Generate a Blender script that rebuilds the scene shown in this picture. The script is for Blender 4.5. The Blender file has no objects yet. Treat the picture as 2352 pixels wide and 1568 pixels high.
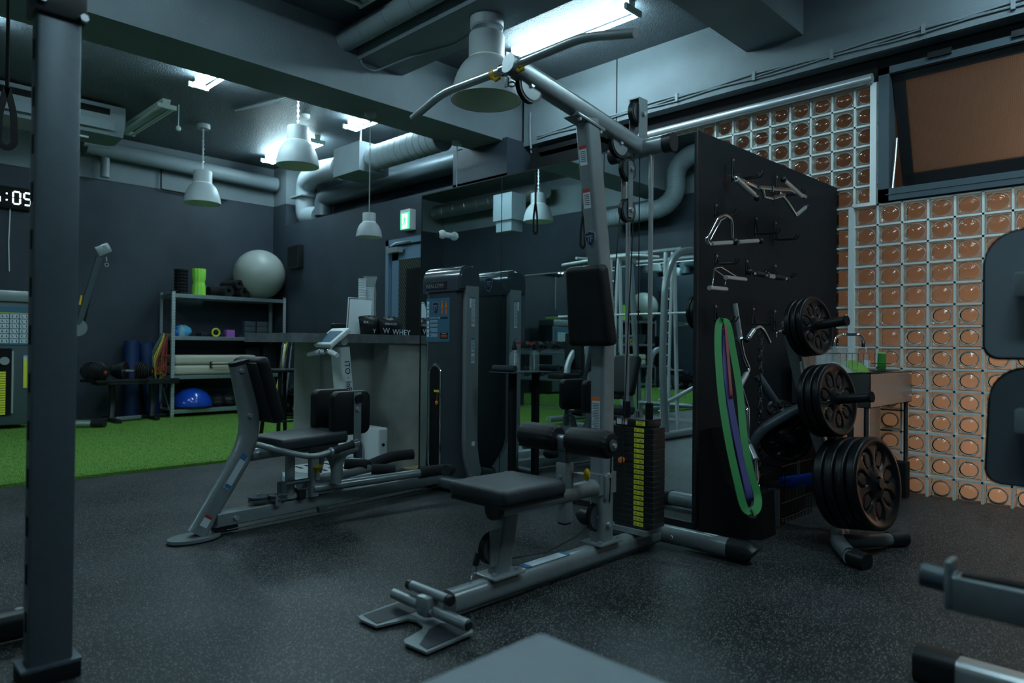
import bpy, bmesh, math, random
from mathutils import Vector, Matrix
random.seed(7)
SC = bpy.context.scene
COL = SC.collection
PI = math.pi
# ------------------------------------------------------------------ camera
FPX = 1590.87; YAW, PIT, ROL, EYE = 0.795322930, 0.00793893953, 0.00954504371, 1.0
CF = Vector((math.sin(YAW)*math.cos(PIT), math.cos(YAW)*math.cos(PIT), math.sin(PIT)))
_r = CF.cross(Vector((0,0,1))).normalized(); _u = _r.cross(CF)
CR = _r*math.cos(ROL)+_u*math.sin(ROL); CU = -_r*math.sin(ROL)+_u*math.cos(ROL)
CAM = Vector((0,0,EYE))
cd = bpy.data.cameras.new('camera'); cam = bpy.data.objects.new('camera', cd); COL.objects.link(cam)
cd.sensor_width = 36; cd.lens = FPX/2352*36; cd.clip_start = .02; cd.clip_end = 60
cam.matrix_world = Matrix(((CR.x,CU.x,-CF.x,CAM.x),(CR.y,CU.y,-CF.y,CAM.y),(CR.z,CU.z,-CF.z,CAM.z),(0,0,0,1)))
cd.dof.use_dof = True; cd.dof.focus_distance = 4.2; cd.dof.aperture_fstop = 2.0
SC.camera = cam
# ------------------------------------------------------------------ world, exposure
w = bpy.data.worlds.new('world'); SC.world = w; w.use_nodes = True
w.node_tree.nodes['Background'].inputs[0].default_value = (.30,.42,.50,1)
w.node_tree.nodes['Background'].inputs[1].default_value = .02
SC.view_settings.view_transform = 'Standard'; SC.view_settings.look = 'None'
SC.view_settings.exposure = EXPO = 0.45; SC.view_settings.gamma = 1.0
TUBE = 56.0                       # radiance of a lit fluorescent tube
LCOL = (.63,.90,1.0)
def at(px, py, **k):              # the point seen at a pixel on a plane X=, Y= or Z=
    d = CF+CR*((px-1176)/FPX)-CU*((py-784)/FPX); (a,v), = k.items(); i = 'XYZ'.index(a)
    return CAM+d*((v-CAM[i])/d[i])
# ------------------------------------------------------------------ materials
def mat(name, col, rough=.5, metal=0, spec=.38, noise=0, nscale=20, bump=0, bscale=60, coat=0, emit=None, es=0, alpha=1, trans=0, rvar=0, detail=4):
    m = bpy.data.materials.new(name); m.use_nodes = True; nt = m.node_tree; b = nt.nodes['Principled BSDF']
    b.inputs['Base Color'].default_value = (*col,1); b.inputs['Roughness'].default_value = rough
    b.inputs['Metallic'].default_value = metal; b.inputs['Specular IOR Level'].default_value = spec
    b.inputs['Coat Weight'].default_value = coat; b.inputs['Alpha'].default_value = alpha
    b.inputs['Transmission Weight'].default_value = trans
    if emit: b.inputs['Emission Color'].default_value = (*emit,1); b.inputs['Emission Strength'].default_value = es
    tc = nt.nodes.new('ShaderNodeTexCoord')
    if noise or rvar:
        n = nt.nodes.new('ShaderNodeTexNoise'); n.inputs['Scale'].default_value = nscale; n.inputs['Detail'].default_value = detail
        nt.links.new(tc.outputs['Object'], n.inputs['Vector'])
        if noise:
            mr = nt.nodes.new('ShaderNodeMapRange'); mr.inputs[1].default_value = .3; mr.inputs[2].default_value = .7
            mr.inputs[3].default_value = 1-noise; mr.inputs[4].default_value = 1+noise
            nt.links.new(n.outputs[0], mr.inputs[0])
            mx = nt.nodes.new('ShaderNodeVectorMath'); mx.operation = 'SCALE'; mx.inputs[0].default_value = col
            nt.links.new(mr.outputs[0], mx.inputs['Scale']); nt.links.new(mx.outputs[0], b.inputs['Base Color'])
        if rvar:
            mr = nt.nodes.new('ShaderNodeMapRange'); mr.inputs[1].default_value = .3; mr.inputs[2].default_value = .7
            mr.inputs[3].default_value = max(0,rough-rvar); mr.inputs[4].default_value = min(1,rough+rvar)
            nt.links.new(n.outputs[0], mr.inputs[0]); nt.links.new(mr.outputs[0], b.inputs['Roughness'])
    if bump:
        n = nt.nodes.new('ShaderNodeTexNoise'); n.inputs['Scale'].default_value = bscale; n.inputs['Detail'].default_value = 3
        nt.links.new(tc.outputs['Object'], n.inputs['Vector'])
        bp = nt.nodes.new('ShaderNodeBump'); bp.inputs['Strength'].default_value = bump; bp.inputs['Distance'].default_value = .01
        nt.links.new(n.outputs[0], bp.inputs['Height']); nt.links.new(bp.outputs[0], b.inputs['Normal'])
    return m
M = {}
M['wall'] = mat('dark_wall_paint', (.030,.043,.058), .6, noise=.12, nscale=3, bump=.25, bscale=90)
M['concrete'] = mat('grey_painted_concrete', (.175,.215,.240), .65, noise=.08, nscale=2.5, bump=.35, bscale=70)
M['ceiling'] = mat('rough_black_ceiling', (.090,.112,.128), .5, noise=.2, nscale=60, bump=1.0, bscale=75)
M['soffit'] = mat('dark_beam_paint', (.20,.25,.28), .65, noise=.08, nscale=3, bump=.3, bscale=70)
M['duct'] = mat('painted_duct', (.21,.255,.28), .5, noise=.06, nscale=5)
M['foil'] = mat('duct_foil', (.55,.6,.62), .3, metal=.9, bump=.8, bscale=30)
M['black'] = mat('black_plastic', (.012,.014,.016), .38)
M['matblack'] = mat('matte_black', (.006,.007,.008), .75, spec=.2)
M['board'] = mat('black_board', (.011,.014,.018), .6, spec=.22, noise=.12, nscale=30)
M['vinyl'] = mat('black_vinyl', (.006,.007,.009), .45, spec=.3, bump=.25, bscale=260)
M['seatvinyl'] = mat('seat_vinyl', (.022,.028,.034), .45, spec=.4, bump=.25, bscale=240, noise=.15, nscale=9)
M['foam'] = mat('black_foam_grip', (.018,.021,.024), .8, bump=.5, bscale=300)
M['frame'] = mat('silver_grey_frame_paint', (.25,.29,.30), .30, metal=.35, noise=.05, nscale=40, coat=.15)
M['framed'] = mat('dark_grey_frame_paint', (.085,.112,.130), .4, metal=.3, noise=.05, nscale=40)
M['steel'] = mat('steel', (.60,.64,.66), .30, metal=.75)
M['chrome'] = mat('chrome', (.75,.78,.80), .10, metal=1)
M['galv'] = mat('galvanised_steel', (.42,.50,.53), .38, metal=.75, noise=.12, nscale=45)
M['rubberplate'] = mat('black_rubber_plate', (.004,.005,.0065), .36, spec=.28)
M['lampgrey'] = mat('lamp_shade_grey', (.36,.41,.43), .45, noise=.02)
M['lampin'] = mat('lamp_shade_inside', (.80,.88,.74), .6)
M['glossdark'] = mat('glossy_dark_plastic', (.045,.060,.075), .22, coat=.6)
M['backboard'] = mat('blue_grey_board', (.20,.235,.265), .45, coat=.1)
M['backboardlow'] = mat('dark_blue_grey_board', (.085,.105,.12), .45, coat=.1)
M['seatpale'] = mat('pale_bench_vinyl', (.19,.225,.25), .36, bump=.2, bscale=200)
M['shroud'] = mat('blue_black_shroud', (.034,.046,.056), .42, noise=.05)
M['silver'] = mat('bright_silver_paint', (.60,.65,.66), .32, metal=.3)
M['white'] = mat('white_plastic', (.80,.86,.86), .4)
M['cream'] = mat('cream_vinyl', (.48,.46,.38), .5, bump=.2, bscale=60)
M['paper'] = mat('white_paper', (.62,.70,.74), .6)
M['label'] = mat('label_grey_white', (.56,.66,.72), .5)
M['labelblue'] = mat('label_blue', (.05,.16,.33), .45)
M['signblue'] = mat('instruction_panel_blue', (.05,.14,.22), .35, coat=.3)
M['navy'] = mat('navy_print', (.02,.035,.09), .3)
M['red'] = mat('red_print', (.45,.04,.025), .45)
M['orange'] = mat('orange_plastic', (.75,.17,.02), .35)
M['yellow'] = mat('yellow_plastic', (.75,.45,.02), .45)
M['ylabel'] = mat('yellow_weight_label', (.72,.74,.05), .5)
M['ink'] = mat('black_ink', (.01,.012,.015), .5)
M['green'] = mat('green_rubber', (.02,.19,.04), .6)
M['lime'] = mat('lime_foam', (.30,.75,.08), .6, bump=.2, bscale=40)
M['purple'] = mat('purple_rubber', (.045,.035,.16), .6)
M['redband'] = mat('red_rubber', (.25,.03,.03), .6)
M['blueball'] = mat('glossy_blue_vinyl', (.01,.07,.50), .18, coat=.5)
M['bluemat'] = mat('navy_foam', (.012,.035,.12), .5)
M['sky'] = mat('light_blue_cloth', (.08,.38,.60), .7)
M['ball'] = mat('silver_exercise_ball', (.33,.36,.34), .38, noise=.08, nscale=3, rvar=.06)
M['laminate'] = mat('grey_stone_laminate', (.34,.36,.335), .55, noise=.22, nscale=3.2, detail=6)
M['laminated'] = mat('dark_stone_laminate', (.12,.14,.145), .5, noise=.3, nscale=12, detail=8)
M['wood'] = mat('light_wood_floor', (.36,.27,.16), .5, noise=.15, nscale=8)
M['doorblue'] = mat('blue_grey_door_frame', (.13,.21,.30), .45)
M['alu'] = mat('aluminium', (.62,.68,.72), .32, metal=.6)
M['inox'] = mat('brushed_stainless', (.42,.42,.42), .30, metal=1, noise=.03, nscale=3)
M['grout'] = mat('white_grout', (.72,.82,.82), .6)
M['windowframe'] = mat('dark_window_frame', (.055,.085,.105), .45)
M['outside'] = mat('brown_outside_wall', (.24,.17,.125), .8, noise=.25, nscale=1.2)
M['pink'] = mat('purple_tin', (.35,.12,.45), .5)
M['yarn'] = mat('yellow_rubber_tube', (.62,.55,.05), .5)
M['yarnr'] = mat('red_rubber_tube', (.30,.04,.04), .5)
M['yarng'] = mat('grey_green_rubber_tube', (.12,.22,.22), .5)
M['clearglass'] = mat('clear_glass', (.75,.85,.85), .05, alpha=.17, spec=.9)
M['towel'] = mat('dark_towel', (.03,.045,.055), .9)
M['cloth'] = mat('white_cloth', (.62,.68,.68), .8)
M['fabriclime'] = mat('lime_cloth', (.38,.66,.16), .8)
M['sponge'] = mat('green_sponge', (.03,.22,.03), .9, bump=.5, bscale=80)
M['digits'] = mat('clock_digits', (.8,.9,.95), .5, emit=(.85,.97,1), es=3.2)
M['exitgreen'] = mat('exit_sign_green', (.05,.4,.2), .5, emit=(.08,.62,.30), es=1.1)
M['exitwhite'] = mat('exit_sign_white', (.8,.9,.85), .5, emit=(.65,1,.8), es=1.1)
M['tube'] = mat('lit_fluorescent_tube', (.9,.95,1), .5, emit=LCOL, es=TUBE)
M['tubeoff'] = mat('unlit_fluorescent_tube', (.5,.56,.50), .4)
M['fixture'] = mat('white_lamp_housing', (.42,.50,.47), .5)
M['amber'] = mat('warm_outdoor_lamp', (1,.6,.3), .5, emit=(1,.64,.44), es=40)
# mirror
m = mat('mirror_glass', (.80,.90,.90), .0, metal=1); M['mirror'] = m
# rubber floor with flecks
def floor_mat():
    m = bpy.data.materials.new('speckled_rubber_floor'); m.use_nodes = True; nt = m.node_tree; b = nt.nodes['Principled BSDF']
    tc = nt.nodes.new('ShaderNodeTexCoord'); N = lambda t: nt.nodes.new(t); L = nt.links.new
    v = N('ShaderNodeTexVoronoi'); v.inputs['Scale'].default_value = 200; L(tc.outputs['Object'], v.inputs['Vector'])
    lt = N('ShaderNodeMath'); lt.operation = 'LESS_THAN'; lt.inputs[1].default_value = .30; L(v.outputs['Distance'], lt.inputs[0])
    sx = N('ShaderNodeSeparateColor'); L(v.outputs['Color'], sx.inputs[0])
    g = N('ShaderNodeMath'); g.operation = 'GREATER_THAN'; g.inputs[1].default_value = .62; L(sx.outputs[0], g.inputs[0])
    mu = N('ShaderNodeMath'); mu.operation = 'MULTIPLY'; L(lt.outputs[0], mu.inputs[0]); L(g.outputs[0], mu.inputs[1])
    n = N('ShaderNodeTexNoise'); n.inputs['Scale'].default_value = 1.2; n.inputs['Detail'].default_value = 6; L(tc.outputs['Object'], n.inputs['Vector'])
    cr = N('ShaderNodeValToRGB'); cr.color_ramp.elements[0].color = (.013,.016,.018,1); cr.color_ramp.elements[1].color = (.044,.050,.055,1)  # base colour blotches: darker ones are stains, lighter ones painted floor sheen
    cr.color_ramp.elements[0].position = .42; cr.color_ramp.elements[1].position = .68; L(n.outputs[0], cr.inputs[0])
    fl = N('ShaderNodeMix'); fl.data_type = 'RGBA'; L(sx.outputs[1], fl.inputs[0]); fl.inputs[6].default_value = (.50,.44,.32,1); fl.inputs[7].default_value = (.32,.40,.43,1)
    mx = N('ShaderNodeMix'); mx.data_type = 'RGBA'; L(mu.outputs[0], mx.inputs[0]); L(cr.outputs[0], mx.inputs[6]); L(fl.outputs[2], mx.inputs[7])
    L(mx.outputs[2], b.inputs['Base Color']); b.inputs['Roughness'].default_value = .46; b.inputs['Specular IOR Level'].default_value = .32
    n2 = N('ShaderNodeTexNoise'); n2.inputs['Scale'].default_value = 160; L(tc.outputs['Object'], n2.inputs['Vector'])
    bp = N('ShaderNodeBump'); bp.inputs['Strength'].default_value = .35; bp.inputs['Distance'].default_value = .004; L(n2.outputs[0], bp.inputs['Height']); L(bp.outputs[0], b.inputs['Normal'])
    return m
M['rubber'] = floor_mat()
def turf_mat():
    m = bpy.data.materials.new('artificial_turf'); m.use_nodes = True; nt = m.node_tree; b = nt.nodes['Principled BSDF']
    tc = nt.nodes.new('ShaderNodeTexCoord'); N = lambda t: nt.nodes.new(t); L = nt.links.new
    n = N('ShaderNodeTexNoise'); n.inputs['Scale'].default_value = 140; n.inputs['Detail'].default_value = 5; L(tc.outputs['Object'], n.inputs['Vector'])
    cr = N('ShaderNodeValToRGB'); cr.color_ramp.elements[0].color = (.10,.24,.035,1); cr.color_ramp.elements[1].color = (.20,.41,.08,1)
    cr.color_ramp.elements[0].position = .35; cr.color_ramp.elements[1].position = .65; L(n.outputs[0], cr.inputs[0])
    L(cr.outputs[0], b.inputs['Base Color']); b.inputs['Roughness'].default_value = .85; b.inputs['Specular IOR Level'].default_value = .2
    bp = N('ShaderNodeBump'); bp.inputs['Strength'].default_value = .9; bp.inputs['Distance'].default_value = .02; L(n.outputs[0], bp.inputs['Height']); L(bp.outputs[0], b.inputs['Normal'])
    return m
M['turf'] = turf_mat()
def glass_block_mat():
    m = bpy.data.materials.new('glass_block'); m.use_nodes = True; nt = m.node_tree; nt.nodes.clear(); N = lambda t: nt.nodes.new(t); L = nt.links.new
    out = N('ShaderNodeOutputMaterial'); tr = N('ShaderNodeBsdfTransparent'); tr.inputs[0].default_value = (.84,.80,.76,1)
    gl = N('ShaderNodeBsdfGlossy'); gl.inputs['Roughness'].default_value = .07; gl.inputs[0].default_value = (1,1,1,1)
    df = N('ShaderNodeBsdfTranslucent'); df.inputs[0].default_value = (.55,.62,.55,1)
    fr = N('ShaderNodeFresnel'); fr.inputs[0].default_value = 1.55
    a = N('ShaderNodeMixShader'); a.inputs[0].default_value = .10; L(tr.outputs[0], a.inputs[1]); L(df.outputs[0], a.inputs[2])
    b = N('ShaderNodeMixShader'); L(fr.outputs[0], b.inputs[0]); L(a.outputs[0], b.inputs[1]); L(gl.outputs[0], b.inputs[2])
    L(b.outputs[0], out.inputs[0]); return m
M['block'] = glass_block_mat()
def block_rim_mat():
    m = bpy.data.materials.new('pressed_glass_rim'); m.use_nodes = True; nt = m.node_tree; nt.nodes.clear(); N = lambda t: nt.nodes.new(t); L = nt.links.new
    out = N('ShaderNodeOutputMaterial'); tr = N('ShaderNodeBsdfTransparent'); tr.inputs[0].default_value = (.88,.86,.80,1)
    df = N('ShaderNodeBsdfDiffuse'); df.inputs[0].default_value = (.42,.50,.48,1); gl = N('ShaderNodeBsdfGlossy'); gl.inputs['Roughness'].default_value = .12
    tc = N('ShaderNodeTexCoord'); n = N('ShaderNodeTexNoise'); n.inputs['Scale'].default_value = 45; L(tc.outputs['Object'], n.inputs['Vector'])
    bp = N('ShaderNodeBump'); bp.inputs['Strength'].default_value = .8; bp.inputs['Distance'].default_value = .01; L(n.outputs[0], bp.inputs['Height']); L(bp.outputs[0], gl.inputs['Normal'])
    a = N('ShaderNodeMixShader'); a.inputs[0].default_value = .24; L(tr.outputs[0], a.inputs[1]); L(df.outputs[0], a.inputs[2])
    b = N('ShaderNodeMixShader'); b.inputs[0].default_value = .10; L(a.outputs[0], b.inputs[1]); L(gl.outputs[0], b.inputs[2]); L(b.outputs[0], out.inputs[0]); return m
M['blockrim'] = block_rim_mat()
def block_back_mat():
    m = bpy.data.materials.new('glass_block_back'); m.use_nodes = True; nt = m.node_tree; nt.nodes.clear(); N = lambda t: nt.nodes.new(t); L = nt.links.new
    out = N('ShaderNodeOutputMaterial'); tr = N('ShaderNodeBsdfTransparent'); tr.inputs[0].default_value = (.85,.82,.78,1)
    df = N('ShaderNodeBsdfTranslucent'); df.inputs[0].default_value = (.85,.78,.70,1); a = N('ShaderNodeMixShader'); a.inputs[0].default_value = .5
    L(tr.outputs[0], a.inputs[1]); L(df.outputs[0], a.inputs[2]); L(a.outputs[0], out.inputs[0]); return m
M['blockback'] = block_back_mat()
def pane_mat(name, scale, tint, mixd):
    m = bpy.data.materials.new(name); m.use_nodes = True; nt = m.node_tree; nt.nodes.clear(); N = lambda t: nt.nodes.new(t); L = nt.links.new
    out = N('ShaderNodeOutputMaterial'); tc = N('ShaderNodeTexCoord')
    tr = N('ShaderNodeBsdfTransparent'); tr.inputs[0].default_value = (*tint,1)
    df = N('ShaderNodeBsdfTranslucent'); df.inputs[0].default_value = (*tint,1)
    gl = N('ShaderNodeBsdfGlossy'); gl.inputs['Roughness'].default_value = .15
    w1 = N('ShaderNodeTexWave'); w1.bands_direction = 'Y'; w1.inputs['Scale'].default_value = scale; L(tc.outputs['Object'], w1.inputs['Vector'])
    w2 = N('ShaderNodeTexWave'); w2.bands_direction = 'Z'; w2.inputs['Scale'].default_value = scale; L(tc.outputs['Object'], w2.inputs['Vector'])
    mm = N('ShaderNodeMath'); mm.operation = 'MULTIPLY'; L(w1.outputs[1], mm.inputs[0]); L(w2.outputs[1], mm.inputs[1])
    bp = N('ShaderNodeBump'); bp.inputs['Strength'].default_value = 1; bp.inputs['Distance'].default_value = .01; L(mm.outputs[0], bp.inputs['Height']); L(bp.outputs[0], gl.inputs['Normal'])
    mr = N('ShaderNodeMapRange'); mr.inputs[3].default_value = mixd; mr.inputs[4].default_value = mixd*.62; L(mm.outputs[0], mr.inputs[0])
    a = N('ShaderNodeMixShader'); L(mr.outputs[0], a.inputs[0]); L(tr.outputs[0], a.inputs[1]); L(df.outputs[0], a.inputs[2])
    b = N('ShaderNodeMixShader'); b.inputs[0].default_value = .05; L(a.outputs[0], b.inputs[1]); L(gl.outputs[0], b.inputs[2])
    L(b.outputs[0], out.inputs[0]); return m
M['wiredglass'] = pane_mat('frosted_grid_glass', 28, (.72,.70,.66), .8)
# ------------------------------------------------------------------ geometry kit
ORG = {}
def fillet(pts, rad, n=5):
    pts = [Vector(p) for p in pts]; out = [pts[0]]
    for i in range(1, len(pts)-1):
        a, b, c = pts[i-1], pts[i], pts[i+1]; d1, d2 = (a-b), (c-b); r = min(rad, d1.length*.48, d2.length*.48)
        p, q = b+d1.normalized()*r, b+d2.normalized()*r
        for k in range(n+1):
            t = k/n; out.append(p*(1-t)**2+b*2*t*(1-t)+q*t*t)
    return out+[pts[-1]]
class MB:
    def __init__(s): s.bm = bmesh.new()
    def box(s, x0,x1,y0,y1,z0,z1): return s.obox(((x0+x1)/2,(y0+y1)/2,(z0+z1)/2),(abs(x1-x0),abs(y1-y0),abs(z1-z0)))
    def obox(s, c, size, rot=None, bev=0, seg=2):
        t = bmesh.new(); bmesh.ops.create_cube(t, size=1)
        for v in t.verts: v.co = Vector((v.co.x*size[0], v.co.y*size[1], v.co.z*size[2]))
        if bev: bmesh.ops.bevel(t, geom=list(t.edges), offset=min(bev, min(size)*.49), segments=seg, profile=.6, affect='EDGES')
        return s.add(t, c, rot)
    def add(s, t, c=(0,0,0), rot=None):
        c = Vector(c); mp = {}
        for v in t.verts: mp[v] = s.bm.verts.new((rot@v.co if rot else v.co)+c)
        for f in t.faces:
            try: s.bm.faces.new([mp[v] for v in f.verts])
            except ValueError: pass
        t.free(); return s
    def sweep(s, pts, prof, up=None, caps=True, scale=None, closed=False):
        pts = [Vector(p) for p in pts]; n = len(pts); rings = []; T = []
        for i in range(n):
            if closed: d = pts[(i+1)%n]-pts[i-1]
            else: d = (pts[min(i+1,n-1)]-pts[max(i-1,0)])
            T.append(d.normalized())
        ref = Vector(up) if up else (Vector((0,0,1)) if abs(T[0].z)<.9 else Vector((1,0,0)))
        side = T[0].cross(ref).normalized(); upv = side.cross(T[0]).normalized()
        for i in range(n):
            if i:
                if up: side = T[i].cross(Vector(up)); side = side.normalized() if side.length>1e-4 else rings_side; upv = side.cross(T[i]).normalized()
                else:
                    ax = T[i-1].cross(T[i])
                    if ax.length>1e-6:
                        R = Matrix.Rotation(T[i-1].angle(T[i]),3,ax.normalized()); side = R@side; upv = R@upv
            rings_side = side; k = scale[i] if scale else 1
            rings.append([s.bm.verts.new(pts[i]+side*a*k+upv*b*k) for a,b in prof])
        m = len(prof)
        for i in range(n if closed else n-1):
            A, B = rings[i], rings[(i+1)%n]
            for j in range(m): s.bm.faces.new((A[j],A[(j+1)%m],B[(j+1)%m],B[j]))
        if caps and not closed:
            s.bm.faces.new(rings[0][::-1]); s.bm.faces.new(rings[-1])
        return s
    def tube(s, pts, r, seg=14, caps=True, closed=False, fr=0, scale=None):
        if fr: pts = fillet(pts, fr)
        return s.sweep(pts, [(r*math.cos(2*PI*k/seg), r*math.sin(2*PI*k/seg)) for k in range(seg)], caps=caps, closed=closed, scale=scale)
    def rtube(s, pts, w, h, up=None, rnd=.3, fr=0, n=4):
        if fr: pts = fillet(pts, fr, 8)
        r = rnd*min(w,h); prof = []
        for cx, cy, a0 in ((w/2-r,h/2-r,0),(-w/2+r,h/2-r,PI/2),(-w/2+r,-h/2+r,PI),(w/2-r,-h/2+r,1.5*PI)):
            for k in range(n+1):
                a = a0+PI/2*k/n; prof.append((cx+r*math.cos(a), cy+r*math.sin(a)))
        return s.sweep(pts, prof, up=up)
    def rpad(s, c, ux, uy, w, h, th, rad, bev=.012):
        c, ux, uy = Vector(c), Vector(ux).normalized(), Vector(uy).normalized(); n = ux.cross(uy); pts = []
        for cx,cy,a0 in ((w/2-rad,h/2-rad,0),(-w/2+rad,h/2-rad,PI/2),(-w/2+rad,-h/2+rad,PI),(w/2-rad,-h/2+rad,1.5*PI)):
            for k in range(9): a = a0+PI/2*k/8; pts.append((cx+rad*math.cos(a),cy+rad*math.sin(a)))
        prof = [(-th/2,bev),(-th/2+bev*.3,bev*.3),(-th/2+bev,0),(th/2-bev,0),(th/2-bev*.3,bev*.3),(th/2,bev)]; rings = []
        for z,ins in prof: rings.append([s.bm.verts.new(c+ux*a*(1-2*ins/w)+uy*b*(1-2*ins/h)+n*z) for a,b in pts])
        m = len(pts)
        for A,B in zip(rings,rings[1:]):
            for j in range(m): s.bm.faces.new((A[j],A[(j+1)%m],B[(j+1)%m],B[j]))
        s.bm.faces.new(rings[0][::-1]); s.bm.faces.new(rings[-1]); return s
    def cyl(s, a, b, r, r2=None, seg=24, bev=0):
        a, b = Vector(a), Vector(b); r2 = r if r2 is None else r2; d = (b-a).normalized(); L = (b-a).length
        prof = [(0,0),(r,0),(r2,L),(0,L)] if not bev else [(0,0),(r-bev,0),(r,bev),(r2,L-bev),(r2-bev,L),(0,L)]
        return s.lathe(prof, a, d, seg)
    def lathe(s, prof, o=(0,0,0), ax=(0,0,1), seg=32):
        o, ax = Vector(o), Vector(ax).normalized(); u = ax.orthogonal().normalized(); v = ax.cross(u); rings = []
        for r, z in prof:
            if r < 1e-6: rings.append([s.bm.verts.new(o+ax*z)])
            else: rings.append([s.bm.verts.new(o+ax*z+(u*math.cos(2*PI*k/seg)+v*math.sin(2*PI*k/seg))*r) for k in range(seg)])
        for A, B in zip(rings, rings[1:]):
            for k in range(seg):
                a0, a1 = A[k%len(A)], A[(k+1)%len(A)]; b0, b1 = B[k%len(B)], B[(k+1)%len(B)]
                q = [a0,a1,b1,b0] if len(A)>1 and len(B)>1 else ([a0,a1,b0] if len(B)==1 else [a0,b1,b0])
                if len(A)==1 and len(B)==1: continue
                try: s.bm.faces.new(q)
                except ValueError: pass
        return s
    def prism(s, poly, o, ux, uy, depth, bev=0):
        o, ux, uy = Vector(o), Vector(ux).normalized(), Vector(uy).normalized(); n = ux.cross(uy).normalized()
        A = [s.bm.verts.new(o+ux*a+uy*b) for a,b in poly]; B = [s.bm.verts.new(v.co+n*depth) for v in A]; k = len(poly)
        s.bm.faces.new(A[::-1]); s.bm.faces.new(B)
        for j in range(k): s.bm.faces.new((A[j],A[(j+1)%k],B[(j+1)%k],B[j]))
        return s
    def sphere(s, c, r, sc=(1,1,1), u=28, v=16, rot=None):
        t = bmesh.new(); bmesh.ops.create_uvsphere(t, u_segments=u, v_segments=v, radius=1)
        for w_ in t.verts: w_.co = Vector((w_.co.x*r*sc[0], w_.co.y*r*sc[1], w_.co.z*r*sc[2]))
        return s.add(t, c, rot)
    def torus(s, c, ax, R, r, seg=28, m=8):
        ax = Vector(ax).normalized(); u = ax.orthogonal().normalized(); v = ax.cross(u); c = Vector(c)
        return s.tube([c+(u*math.cos(2*PI*k/seg)+v*math.sin(2*PI*k/seg))*R for k in range(seg)], r, seg=m, closed=True)
    def quad(s, *p): s.bm.faces.new([s.bm.verts.new(Vector(q)) for q in p]); return s
    def build(s, name, m, parent=None, label=None, local=False, smooth=True, angle=38, kind=None):
        bmesh.ops.recalc_face_normals(s.bm, faces=s.bm.faces)
        me = bpy.data.meshes.new(name); o = ORG.get(parent, Vector()) if parent else Vector()
        if not local:
            for v in s.bm.verts: v.co -= o
        s.bm.to_mesh(me); s.bm.free()
        if smooth:
            for p in me.polygons: p.use_smooth = True
            me.set_sharp_from_angle(angle=math.radians(angle))
        me.materials.append(M[m] if isinstance(m,str) else m)
        ob = bpy.data.objects.new(name, me); COL.objects.link(ob)
        if parent: ob.parent = parent; ORG[ob] = o
        else: ORG[ob] = Vector()
        if label: ob['label'] = label
        if kind: ob['kind'] = kind
        return ob
def rebase(o, loc):                       # put a single-mesh thing's origin at its base
    loc = Vector(loc)
    for v in o.data.vertices: v.co -= loc
    o.location = loc; ORG[o] = loc
    return o
def tag(o, label, cat, group=None):
    o['label'] = label; o['category'] = cat
    if group: o['group'] = group
    return o
def thing(name, label, cat, loc=(0,0,0), group=None, rz=0):
    o = bpy.data.objects.new(name, None); COL.objects.link(o); o.location = loc; o.rotation_euler[2] = rz
    o.empty_display_size = .1; ORG[o] = Vector(loc); return tag(o, label, cat, group)
def struct(name, mb, m, parent=None, label=None, **k):
    o = mb.build(name, m, parent, **k)
    if not parent: o['kind'] = 'structure'
    if label: o['label'] = label
    return o
def dup(o, parent=None, loc=None, label=None, rot=None):
    c = o.copy(); COL.objects.link(c)
    if parent: c.parent = parent
    if loc is not None: c.location = loc
    if rot is not None: c.rotation_euler = rot
    if label: c['label'] = label
    for ch in list(o.children):
        if ch != c: dup(ch, c)
    return c
def text(s, size, o, ux, uy, m, parent, name='lettering', depth=.0006, align='LEFT', sx=1.0, bold=0):
    cu = bpy.data.curves.new(name, 'FONT'); cu.body = s; cu.size = size; cu.extrude = depth; cu.align_x = align; cu.offset = bold
    cu.resolution_u = 3
    ob = bpy.data.objects.new('tmp', cu); COL.objects.link(ob); bpy.context.view_layer.update()
    me = bpy.data.meshes.new_from_object(ob); bpy.data.objects.remove(ob)
    ux, uy = Vector(ux).normalized(), Vector(uy).normalized(); n = ux.cross(uy); o = Vector(o); pg = ORG.get(parent, Vector())
    for v in me.vertices: v.co = o+ux*v.co.x*sx+uy*v.co.y+n*v.co.z-pg
    me.materials.clear(); me.materials.append(M[m]); r = bpy.data.objects.new(name, me); COL.objects.link(r)
    if parent: r.parent = parent
    ORG[r] = pg
    return r
X, Y, Z = Vector((1,0,0)), Vector((0,1,0)), Vector((0,0,1))
# ------------------------------------------------------------------ room shell
CE = 3.71
XL, XD, XG, YB, YF = -1.55, 5.05, 5.40, 10.15, -3.2
struct('floor', MB().box(XL-.2,6.0,YF-.2,YB+.2,-.2,0), 'rubber')
struct('trim_1', MB().box(3.40,XD,4.25,5.83,0,.012), 'wood', label='light wood floor of the entrance behind the thigh machine tower')
tf = MB().box(XL,XD,5.83,YB,0,.022)
tag(tf.build('turf', 'turf', smooth=False), 'bright green artificial turf strip in front of the back wall', 'artificial turf')
bpy.data.objects['turf']['kind'] = 'structure'
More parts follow.
